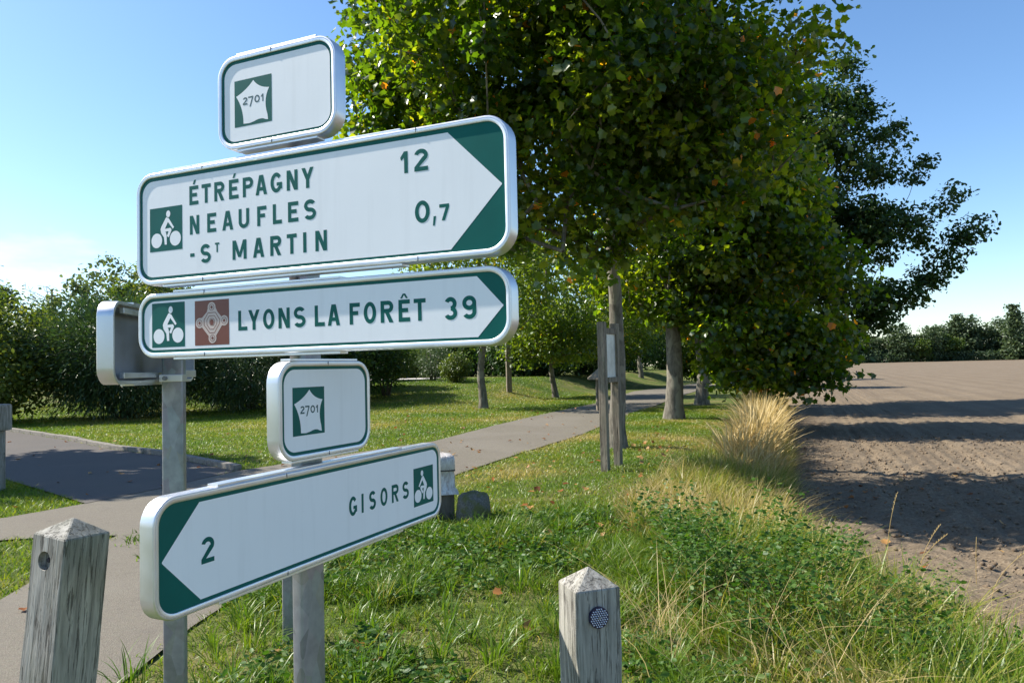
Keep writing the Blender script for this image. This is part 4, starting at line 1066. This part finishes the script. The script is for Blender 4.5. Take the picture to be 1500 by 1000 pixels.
b = MB(); b.add([(-.42, -.28, 1.12), (.42, -.28, 1.12), (.42, .22, 1.50), (-.42, .22, 1.50), (-.42, -.28, 1.18), (.42, -.28, 1.18), (.42, .22, 1.56), (-.42, .22, 1.56)], [(0, 3, 2, 1), (4, 5, 6, 7), (0, 1, 5, 4), (1, 2, 6, 5), (2, 3, 7, 6), (3, 0, 4, 7)]); b.build('sloping_top', MAT['wood2'], lc)
wp = empty('timber_pole', (-0.2, 36.0, H(-0.2, 36.0)), 0.2); tag(wp, 'square timber pole on the lawn between two lawn trees', 'pole')
b = MB(); timber(b, 0, 0, -0.3, 4.4, 0.26); b.build('shaft', MAT['wood2'], wp, bevel=0.02)
MB().box(-0.14, 0.14, -0.14, 0.14, 2.25, 2.45).build('strap', MAT['galv'], wp)
for z in (0.5, 0.75): MB().tube((0, -0.12, z), (0, -0.145, z), 0.03, 0.03, 8).build('bolt', MAT['alu_dull'], wp)
gp = empty('gate_post', (-7.62, 10.3, 0)); tag(gp, 'grey timber post with broader head cut by the left edge', 'post')
MB().box(-0.16, 0.16, -0.16, 0.16, -0.2, 0.86).build('shaft', MAT['wood'], gp, bevel=0.012)
MB().box(-0.22, 0.22, -0.22, 0.22, 0.862, 1.25).build('head', MAT['wood'], gp, bevel=0.04)
# wrapped bollard and the stone beside it
wb = empty('wrapped_bollard', (-0.80, 7.62, 0), math.radians(14)); tag(wb, 'short bollard wrapped in pale plastic behind the GISORS sign', 'bollard')
b = MB(); b.box(-0.13, 0.13, -0.13, 0.13, -0.2, 0.34); b.build('timber', MAT['bark_dark'], wb, bevel=0.012)
def ringed(levels, sides=20, seed=3):
    b = MB(); vs, fs = [], []
    for i, (z, s, rr) in enumerate(levels):
        ring = rrect(-s, s, -s, s, min(rr, s * 0.9), 4)
        for k, (x, y) in enumerate(ring):
            q = 1 + 0.06 * (float(vnoise(k * 0.9, z * 9, seed)) - 0.5); vs.append((x * q, y * q, z + 0.012 * (float(vnoise(k * 0.7, i * 3.1, seed + 2)) - 0.5)))
    n = len(vs) // len(levels)
    for i in range(len(levels) - 1):
        for k in range(n): fs.append((i * n + k, i * n + (k + 1) % n, (i + 1) * n + (k + 1) % n, (i + 1) * n + k))
    fs.append([(len(levels) - 1) * n + k for k in range(n)])
    return b.add(vs, fs)
o = ringed([(0.29, 0.175, .04), (0.33, 0.165, .04), (0.36, 0.142, .04), (0.46, 0.142, .04), (0.53, 0.134, .04), (0.55, 0.143, .04), (0.65, 0.142, .04), (0.685, 0.135, .05), (0.70, 0.11, .06), (0.712, 0.05, .04)]).build('plastic_wrap', MAT['wrap'], wb, smooth=True)
o.data.set_sharp_from_angle(angle=math.radians(50))
ringed([(0.533, 0.139, .04), (0.536, 0.1445, .04), (0.545, 0.1445, .04), (0.548, 0.139, .04)]).build('cord', MAT['rope'], wb)
me = bpy.data.meshes.new('boundary_stone'); bm = bmesh.new(); bmesh.ops.create_icosphere(bm, subdivisions=4, radius=1)
for v in bm.verts:
    d_ = v.co.copy()
    k = 0.8 + 0.45 * float(fbm(d_.x * 1.4 + 4, d_.y * 1.4 + d_.z * 1.3, 9, 4))
    v.co = Vector((d_.x * 0.18 * k, d_.y * 0.14 * k, (d_.z if d_.z < 0.55 else 0.55 + (d_.z - 0.55) * 0.5) * 0.34 * k))
bm.to_mesh(me); bm.free(); me.materials.append(MAT['stone'])
st = link(bpy.data.objects.new('boundary_stone', me)); st.location = (-0.44, 7.50, 0.06); tag(st, 'mossy boundary stone in grass beside the wrapped bollard', 'stone')

# ------------------------------------------------------------------ grass, weeds, litter
from_poly = {}
def in_poly(x, y, poly):
    inside = np.zeros(len(x), bool); n = len(poly)
    for i in range(n):
        x0, y0 = poly[i]; x1, y1 = poly[(i + 1) % n]
        if y0 == y1: continue
        c_ = ((y0 > y) != (y1 > y)) & (x < (x1 - x0) * (y - y0) / (y1 - y0) + x0)
        inside ^= c_
    return inside
PATHP = path_pts; ROADP = ROAD
def scatter(x0, x1, y0, y1, n):
    x = x0 + (x1 - x0) * rng.random(n); y = y0 + (y1 - y0) * rng.random(n)
    jx = x + rng.normal(0, 0.035, n); jy = y + rng.normal(0, 0.035, n)      # some tufts creep over the edge
    keep = ~in_poly(jx, jy, PATHP) & ~in_poly(jx, jy, ROADP)
    return x[keep], y[keep]
def blades(name, x, y, hh, ww, lean, tint, mat, segs=3, z=None, parent=None):
    """curved tapering blades"""
    n = len(x)
    z = (hgt(x, y) - 0.015) if z is None else z
    a = rng.random(n) * 2 * math.pi; la = rng.random(n) * 2 * math.pi
    dx_, dy_ = np.cos(la) * lean * hh, np.sin(la) * lean * hh
    bx, by = np.cos(a) * ww / 2, np.sin(a) * ww / 2
    V = []
    for k in range(segs):
        t_ = k / segs; wk = 1 - 0.55 * t_
        cx = x + dx_ * t_ * t_; cy = y + dy_ * t_ * t_; cz = z + hh * (t_ - 0.25 * np.minimum(lean, 1) * t_ * t_)
        V.append(np.stack([cx - bx * wk, cy - by * wk, cz], 1)); V.append(np.stack([cx + bx * wk, cy + by * wk, cz], 1))
    V.append(np.stack([x + dx_, y + dy_, z + hh * (1 - 0.25 * np.minimum(lean, 1))], 1))
    k = 2 * segs + 1
    V = np.stack(V, 1).reshape(-1, 3)
    f = []; c_ = []
    for s_ in range(segs - 1): f += [2 * s_, 2 * s_ + 1, 2 * s_ + 3, 2 * s_ + 2]; c_.append(4)
    f += [2 * segs - 2, 2 * segs - 1, 2 * segs]; c_.append(3)
    loops = (np.arange(n)[:, None] * k + np.array(f)[None, :]).ravel()
    return np_mesh(name, V, loops, np.tile(c_, n), mat, parent, np.repeat(np.clip(tint, 0, 1), k))
def tag_stuff(o, lab, cat): tag(o, lab, cat, kind='stuff'); return o

# lush grass round the mast
x, y = scatter(-2.4, 2.3, 2.6, 8.6, 120000)
lush = ss(0.38, 0.62, fbm(x * 0.9, y * 0.9, 51, 3)) * ss(2.0, 0.6, x) * ss(8.8, 7.0, y + 0.2 * x)
keep = rng.random(len(x)) < 0.35 + 0.65 * lush
x, y, lush = x[keep], y[keep], lush[keep]
hh = (0.055 + 0.125 * lush) * (0.6 + 0.8 * rng.random(len(x)))
tag_stuff(blades('tall_grass', x, y, hh, 0.0055 + 0.0035 * rng.random(len(x)), 0.4 + 0.8 * rng.random(len(x)), 0.10 + 0.45 * rng.random(len(x)) + (1 - lush) * 0.28 * rng.random(len(x)) + (rng.random(len(x)) > .97) * .5, MAT['grass']), 'lush green grass round the foot of the sign mast', 'grass')
# verge lawn between path and field bank
x, y = scatter(-1.5, 8.0, 7.0, 27.0, 190000)
e_ = x - edge(y)
keep = (e_ < -0.9) & (x > np.interp(y, [7, 10.9, 13.2, 17, 23.6, 27.2], [-2, -0.95, -.03, 1.6, 3.8, 5.2]) - 0.1)
x, y = x[keep], y[keep]
dry = fbm(x * 0.55, y * 0.55, 61, 4)
tt_ = 0.40 + 0.4 * rng.random(len(x)) + 1.9 * (dry - 0.45) + (rng.random(len(x)) > .93) * .3
tag_stuff(blades('verge_lawn', x, y, 0.045 * (0.5 + rng.random(len(x))) * (1 + 0.8 * (vnoise(x * 1.2, y * 1.2, 5) > 0.7)), 0.007 + 0.00035 * y, 0.5 + 0.8 * rng.random(len(x)), tt_, MAT['grass'], 2), 'short mown grass of the verge along the path', 'grass')
# lawn left of the path and behind the kerb
x, y = scatter(-22.0, 4.5, 11.5, 46.0, 520000)
keep = (x < np.interp(y, PLY, PLX) + 0.1) & (rng.random(len(x)) < np.clip(16 / y, 0.25, 1)) & (np.abs(x / y) < 0.95)
x, y = x[keep], y[keep]
dry = fbm(x * 0.4, y * 0.4, 71, 4)
tt_ = 0.24 + 0.42 * rng.random(len(x)) + 1.3 * (dry - 0.45) + (rng.random(len(x)) > .95) * .3
tag_stuff(blades('lawn', x, y, 0.055 * (0.6 + rng.random(len(x))), 0.005 + 0.0005 * y, 0.5 + 0.8 * rng.random(len(x)), tt_, MAT['grass'], 2), 'mown lawn left of the path and behind the kerb', 'grass')
# small grass islands at the fork
x, y = scatter(-12.0, -3.4, 3.6, 11.8, 90000)
tag_stuff(blades('fork_grass', x, y, 0.06 * (0.5 + rng.random(len(x))), 0.008 + 0.004 * rng.random(len(x)), 0.5 + 0.7 * rng.random(len(x)), 0.2 + 0.5 * rng.random(len(x)) + 0.5 * (fbm(x, y, 81) - .45), MAT['grass'], 2), 'grass patches at the fork of the path', 'grass')
# weedy growth sprouting through the path edge
x = np.concatenate([rng.normal(-3.62, 0.10, 500), rng.normal(-3.1, 0.09, 500)]); y = np.concatenate([rng.normal(7.3, 0.25, 500), rng.normal(6.35, 0.05, 500)])
tag_stuff(blades('path_weeds', x, y, 0.06 * (0.5 + rng.random(len(x))), 0.012 + 0.004 * rng.random(len(x)), 0.6 + 0.7 * rng.random(len(x)), 0.1 + 0.4 * rng.random(len(x)), MAT['grass'], 2, z=np.zeros(len(x))), 'two tufts of weeds growing through the path', 'weeds')
def tussocks(name, cx, cy, per, hh, ww, rad, lean, tint, mat, segs=4, z=None, head=False):
    """clumps whose blades lean outwards from the middle"""
    n = len(cx); i = np.repeat(np.arange(n), per); N_ = n * per
    a = rng.random(N_) * 2 * math.pi; r = rad[i] * np.sqrt(rng.random(N_))
    x = cx[i] + r * np.cos(a); y = cy[i] + r * np.sin(a)
    zz = (hgt(x, y) - 0.02) if z is None else z[i]
    h_ = hh[i] * (0.45 + 0.65 * rng.random(N_)); w_ = ww * (0.6 + 0.8 * rng.random(N_))
    la = a + rng.normal(0, 0.6, N_); ln = lean * (0.15 + 1.1 * r / (rad[i] + 1e-6)) * (0.4 + 0.9 * rng.random(N_))
    dx_, dy_ = np.cos(la) * ln * h_, np.sin(la) * ln * h_
    b = la + math.pi / 2 + rng.normal(0, 0.5, N_); bx, by = np.cos(b) * w_ / 2, np.sin(b) * w_ / 2
    V = []
    for k in range(segs):
        t_ = k / segs; wk = (0.7 + 0.6 * t_) if t_ < 0.5 else (1.0 - 0.75 * (t_ - 0.5) / 0.5)
        if head: wk = 0.38 if t_ < 0.62 else 1.15          # thin stem, thicker seed head
        px, py = x + dx_ * t_ ** 1.8, y + dy_ * t_ ** 1.8; pz = zz + h_ * (t_ - 0.30 * np.minimum(ln, 1.2) * t_ ** 2.4)
        V.append(np.stack([px - bx * wk, py - by * wk, pz], 1)); V.append(np.stack([px + bx * wk, py + by * wk, pz], 1))
    V.append(np.stack([x + dx_, y + dy_, zz + h_ * (1 - 0.30 * np.minimum(ln, 1.2))], 1))
    kk = 2 * segs + 1; f = []; c_ = []
    for s_ in range(segs - 1): f += [2 * s_, 2 * s_ + 1, 2 * s_ + 3, 2 * s_ + 2]; c_.append(4)
    f += [2 * segs - 2, 2 * segs - 1, 2 * segs]; c_.append(3)
    loops = (np.arange(N_)[:, None] * kk + np.array(f)[None]).ravel()
    tv = tint[i] + 0.22 * (rng.random(N_) - 0.5) + (rng.random(N_) > 0.96) * 0.35
    return np_mesh(name, np.stack(V, 1).reshape(-1, 3), loops, np.tile(c_, N_), mat, None, np.repeat(np.clip(tv, 0, 1), kk))

# grass tussocks in the lush patch
x, y = scatter(-2.1, 1.7, 2.9, 8.0, 1500)
k_ = rng.random(len(x)) < 0.25 + 0.75 * ss(0.36, 0.6, fbm(x * 0.9, y * 0.9, 51, 3)); x, y = x[k_], y[k_]
tag_stuff(tussocks('grass_tufts', x, y, 26, 0.12 + 0.14 * rng.random(len(x)), 0.0075, 0.03 + 0.06 * rng.random(len(x)), 0.9, 0.12 + 0.40 * rng.random(len(x)) + 0.25 * (rng.random(len(x)) > .85), MAT['grass']), 'bright green grass tufts round the sign mast', 'grass')
# bank: rank grass, green and dry mixed
x, y = scatter(0.35, 7.2, 2.2, 16.0, 120000)
e_ = x - edge(y)
keep = (e_ < -0.12) & (e_ > -2.7 + 0.07 * np.clip(y - 7, 0, 9) * 2.2 - 0.5 * (fbm(x * .8, y * .8, 91) - .5)) & (rng.random(len(x)) < 0.25 + 0.75 * ss(-2.7, -1.6, e_))
keep &= ~((x < 0.75) & (y < 3.4))
x, y, e_ = x[keep], y[keep], e_[keep]
dryz = fbm(x * 0.8, y * 0.8, 95, 4)
hh = (0.07 + 0.14 * ss(-2.4, -1.0, e_) * ss(0.35, -0.4, e_)) * (0.45 + 0.9 * rng.random(len(x)))
tt_ = 0.50 + 0.42 * rng.random(len(x)) + 1.8 * (dryz - 0.42) + (rng.random(len(x)) > .88) * .35
tag_stuff(blades('bank_grass', x, y, hh, 0.006 + 0.004 * rng.random(len(x)), 0.5 + 1.0 * rng.random(len(x)), tt_, MAT['grass']), 'rank green and dry grass on the field bank', 'grass')
y = 2.6 + 13.5 * rng.random(2300) ** 1.35; e_ = -2.1 + 1.85 * rng.random(2300) ** 0.9; x = edge(y) + e_
k_ = (x > 0.85) & (e_ > -2.3 + 0.10 * np.clip(y - 7, 0, 9)); x, y, e_ = x[k_], y[k_], e_[k_]
dryz = fbm(x * 0.8, y * 0.8, 95, 4)
hh = (0.17 + 0.42 * ss(-2.3, -1.1, e_) * ss(0.3, -0.5, e_)) * (0.55 + 0.7 * rng.random(len(x)))
tag_stuff(tussocks('bank_tussocks', x, y, 30, hh, 0.0085, 0.03 + 0.10 * rng.random(len(x)), 0.85, 0.38 + 0.45 * rng.random(len(x)) + 2.0 * (dryz - 0.44) + 0.14 * ss(-1.9, -0.9, e_), MAT['grass'], 4), 'tangled green and straw tussocks on the field bank', 'grass')
# high tangled clump right of the near bollard
n = 640
x = 1.15 + 2.3 * rng.random(n); y = 3.5 + 4.3 * rng.random(n) ** 1.1
k_ = (x - edge(y) < -0.25) & (fbm(x * 1.1, y * 1.1, 131, 3) > 0.36); x, y = x[k_], y[k_]
core = np.exp(-((x - 2.15) / 0.75) ** 2 - ((y - 5.2) / 1.5) ** 2)
tag_stuff(tussocks('clump_grass', x, y, 30, (0.28 + 0.42 * core) * (0.6 + 0.6 * rng.random(len(x))), 0.008, 0.03 + 0.09 * rng.random(len(x)), 0.75, 0.16 + 0.68 * rng.random(len(x)) ** 1.3, MAT['grass'], 4), 'high tangled clump of green and straw grass right of the near bollard', 'grass')
# tall straw-coloured grass at the field edge
n = 640
y = 10.7 + 15.5 * rng.random(n) ** 1.0; e_ = rng.normal(-0.74, 0.11 + 0.06 * ss(15, 11, y), n) + 0.5 * (fbm(y * 0.8, y * 0.1, 7, 2) - 0.4); x = edge(y) + e_ - 0.010 * (y - 9)
hh = (0.50 + 0.66 * ss(10.5, 13.0, y)) * (0.45 + 0.7 * rng.random(n))
tag_stuff(tussocks('dry_tall_grass', x, y, 24, hh, 0.015, 0.04 + 0.13 * rng.random(n), 0.55, 0.30 + 0.65 * rng.random(n), MAT['straw'], 6, head=True), 'tall straw-coloured dry grass along the field edge', 'grass')
# scattered straw stalks over the bank
n = 2300
y = 2.8 + 9 * rng.random(n); x = edge(y) - 2.0 + 2.0 * rng.random(n)
x[:90] = rng.normal(0.85, 0.2, 90); y[:90] = rng.normal(4.0, 0.3, 90)
keep = (x > 0.5); x, y = x[keep], y[keep]
tag_stuff(blades('straw_stalks', x, y, 0.30 + 0.38 * rng.random(len(x)), np.full(len(x), 0.0042), 0.4 + 1.1 * rng.random(len(x)), 0.4 + 0.6 * rng.random(len(x)), MAT['straw'], 5), 'loose dry stalks bending over the bank', 'grass')
# broad-leaved weeds
def weeds(name, x, y, hmin, hmax, lsz, lab, nl=12, spread=0.09):
    n = len(x); z = hgt(x, y)
    hp = hmin + (hmax - hmin) * rng.random(n) ** 1.5
    i = np.repeat(np.arange(n), nl); t_ = rng.random(n * nl)
    a = rng.random(n * nl) * 2 * math.pi; r = spread * (0.2 + 0.8 * rng.random(n * nl)) * (1.1 - 0.5 * t_)
    P = np.stack([x[i] + r * np.cos(a), y[i] + r * np.sin(a), z[i] + hp[i] * (0.2 + 0.8 * t_)], 1)
    A_ = np.stack([np.cos(a), np.sin(a), 0.3 - 0.7 * rng.random(n * nl)], 1); A_ /= np.linalg.norm(A_, axis=1, keepdims=True)
    N_ = rng.normal(size=A_.shape) * 0.65; N_[:, 2] += 0.8; N_ -= A_ * (A_ * N_).sum(1, keepdims=True); N_ /= np.linalg.norm(N_, axis=1, keepdims=True)
    o = leaf_mesh(name, P, lsz * (0.5 + 0.8 * rng.random(n * nl)), OVAL, MAT['weed'], None, 0.15 + 0.6 * rng.random(n * nl) + 0.3 * (rng.random(n)[i] - .5), frame=(N_, A_, np.cross(N_, A_)))
    return tag_stuff(o, lab, 'weeds')
x, y = scatter(-2.0, 1.8, 3.0, 7.6, 1900)
k_ = (fbm(x * 1.1, y * 1.1, 111, 3) > 0.43) & (x < 2.0 - 0.15 * y + 0.6)
weeds('leafy_weeds', x[k_], y[k_], 0.06, 0.17, 0.042, 'broad-leaved weeds among the lush grass', 11, 0.075)
x, y = scatter(0.9, 4.2, 2.6, 9.5, 1700)
e_ = x - edge(y); k_ = (fbm(x * 1.6, y * 1.6, 121, 3) > 0.46 + 0.06 * ss(6.5, 9, y)) & (e_ < -0.15) & (e_ > -1.9)
weeds('bank_weeds', x[k_], y[k_], 0.10, 0.46, 0.034, 'leafy green weeds growing up the field bank', 16, 0.11)
nc = 74
cx_, cy_ = 1.2 + 1.9 * rng.random(nc), 3.5 + 3.4 * rng.random(nc) ** 1.1
ch_ = 0.25 + 0.55 * rng.random(nc) * np.exp(-((cx_ - 2.1) / 0.9) ** 2 - ((cy_ - 5.0) / 1.6) ** 2) ** 0.5
q_ = np.repeat(np.arange(nc), 9)
x = cx_[q_] + rng.normal(0, 0.11, len(q_)); y = cy_[q_] + rng.normal(0, 0.11, len(q_)); hs_ = ch_[q_]
k_ = (x > 1.05) & (x - edge(y) < -0.25); x, y, hs_ = x[k_], y[k_], hs_[k_]
weeds('clump_weeds', x, y, hs_ * 0.65, hs_ * 1.3, 0.038, 'tall leafy weeds inside the clump right of the near bollard', 42, 0.095)
# seed-headed stalks leaning over the furrows
for k, (sx_, sy_, hh_, lx, ly) in enumerate([(3.55, 6.9, 0.78, 0.10, -0.05), (3.75, 6.7, 0.50, 0.22, 0.02), (3.62, 6.55, 0.46, 0.28, -0.04), (4.05, 6.35, 0.46, 0.02, 0.0), (3.95, 6.0, 0.46, 0.42, 0.06), (3.25, 6.25, 0.42, -0.02, 0.05)]):
    sr_ = empty('grass_stalk', (sx_, sy_, fz(sx_, sy_) - 0.03))
    tag(sr_, ['tallest seed-headed grass stalk standing over the soil', 'bent seed-headed stalk right of the tallest one', 'lower bent seed-headed stalk beside the tallest one', 'thin upright stalk right of the bent seed heads', 'stalk leaning far right over the soil at the picture edge', 'pale bare stalk rising from the bank grass'][k], 'grass stalk', 'seed-headed grass stalks')
    pts = [Vector((lx * t_ * t_, ly * t_ * t_, hh_ * (t_ - 0.12 * abs(lx) * t_ * t_))) for t_ in np.linspace(0, 1, 9)]
    b = MB(); hb = MB()
    for i in range(8):
        b.tube(pts[i], pts[i + 1], 0.0028, 0.0024, 5, cap=False)
    if k != 3 and k != 5:
        for i in range(14):
            t0 = 0.78 + 0.24 * i / 14; q = Vector((lx * t0 * t0, ly * t0 * t0, hh_ * (t0 - 0.12 * abs(lx) * t0 * t0)))
            a_ = i * 2.4; hb.tube(q, q + Vector((0.010 * math.cos(a_), 0.010 * math.sin(a_), 0.016)), 0.0045, 0.001, 5)
    sm = b.build('stem', MAT['straw'], sr_); at_ = sm.data.attributes.new('tint', 'FLOAT', 'POINT'); at_.data.foreach_set('value', [0.6] * len(sm.data.vertices))
    if hb.v:
        sm = hb.build('seed_head', MAT['straw'], sr_); at_ = sm.data.attributes.new('tint', 'FLOAT', 'POINT'); at_.data.foreach_set('value', [0.75] * len(sm.data.vertices))
# fallen leaves
x = np.concatenate([-6 + 10 * rng.random(150), rng.normal(3.4, 1.2, 90), 3.5 + 5 * rng.random(60), -14 + 10 * rng.random(70), rng.normal(0.2, 1.3, 90)])
y = np.concatenate([9 + 20 * rng.random(150), rng.normal(12.5, 1.6, 90), 6 + 7 * rng.random(60), 8 + 12 * rng.random(70), rng.normal(9.0, 2.2, 90)])
keep = y > 3.2; x, y = x[keep], y[keep]
infield = x > edge(y)
z = np.where(infield, np.array([fz(a, b_) for a, b_ in zip(x, y)]) + 0.03, hgt(x, y) + np.where(in_poly(x, y, PATHP) | in_poly(x, y, ROADP), 0.02, 0.045))
A_ = rng.normal(size=(len(x), 3)); A_[:, 2] *= 0.3; A_ /= np.linalg.norm(A_, axis=1, keepdims=True)
N_ = rng.normal(size=A_.shape) * 0.3; N_[:, 2] += 1; N_ -= A_ * (A_ * N_).sum(1, keepdims=True); N_ /= np.linalg.norm(N_, axis=1, keepdims=True)
tag_stuff(leaf_mesh('leaf_litter', np.stack([x, y, z], 1), 0.075 * (0.45 + 0.9 * rng.random(len(x))), LOBED, MAT['litter'], None, rng.random(len(x)), frame=(N_, A_, np.cross(N_, A_))), 'scattered orange and brown fallen leaves', 'leaves')
# clods lying on the near part of the field
n = 6500
y = 4.5 + 14 * rng.random(n) ** 1.4; x = edge(y) + 0.1 + 7 * rng.random(n)
ico_v = np.array([(0, 0, 1), (.89, 0, .45), (.28, .85, .45), (-.72, .53, .45), (-.72, -.53, .45), (.28, -.85, .45), (0, 0, -.6)])
ico_f = [(0, 1, 2), (0, 2, 3), (0, 3, 4), (0, 4, 5), (0, 5, 1), (6, 2, 1), (6, 3, 2), (6, 4, 3), (6, 5, 4), (6, 1, 5)]
sz = 0.008 + 0.030 * rng.random(n) ** 3
V = np.stack([x, y, np.array([fz(a, b_) for a, b_ in zip(x, y)]) + 0.004], 1)[:, None, :] + sz[:, None, None] * ico_v[None] * (0.7 + 0.6 * rng.random((n, 7, 1)))
loops = (np.arange(n)[:, None] * 7 + np.array(ico_f).ravel()[None]).ravel()
tag_stuff(np_mesh('soil_clods', V.reshape(-1, 3), loops, np.full(n * 10, 3), MAT['clod']), 'loose clods of soil along the field edge', 'soil')
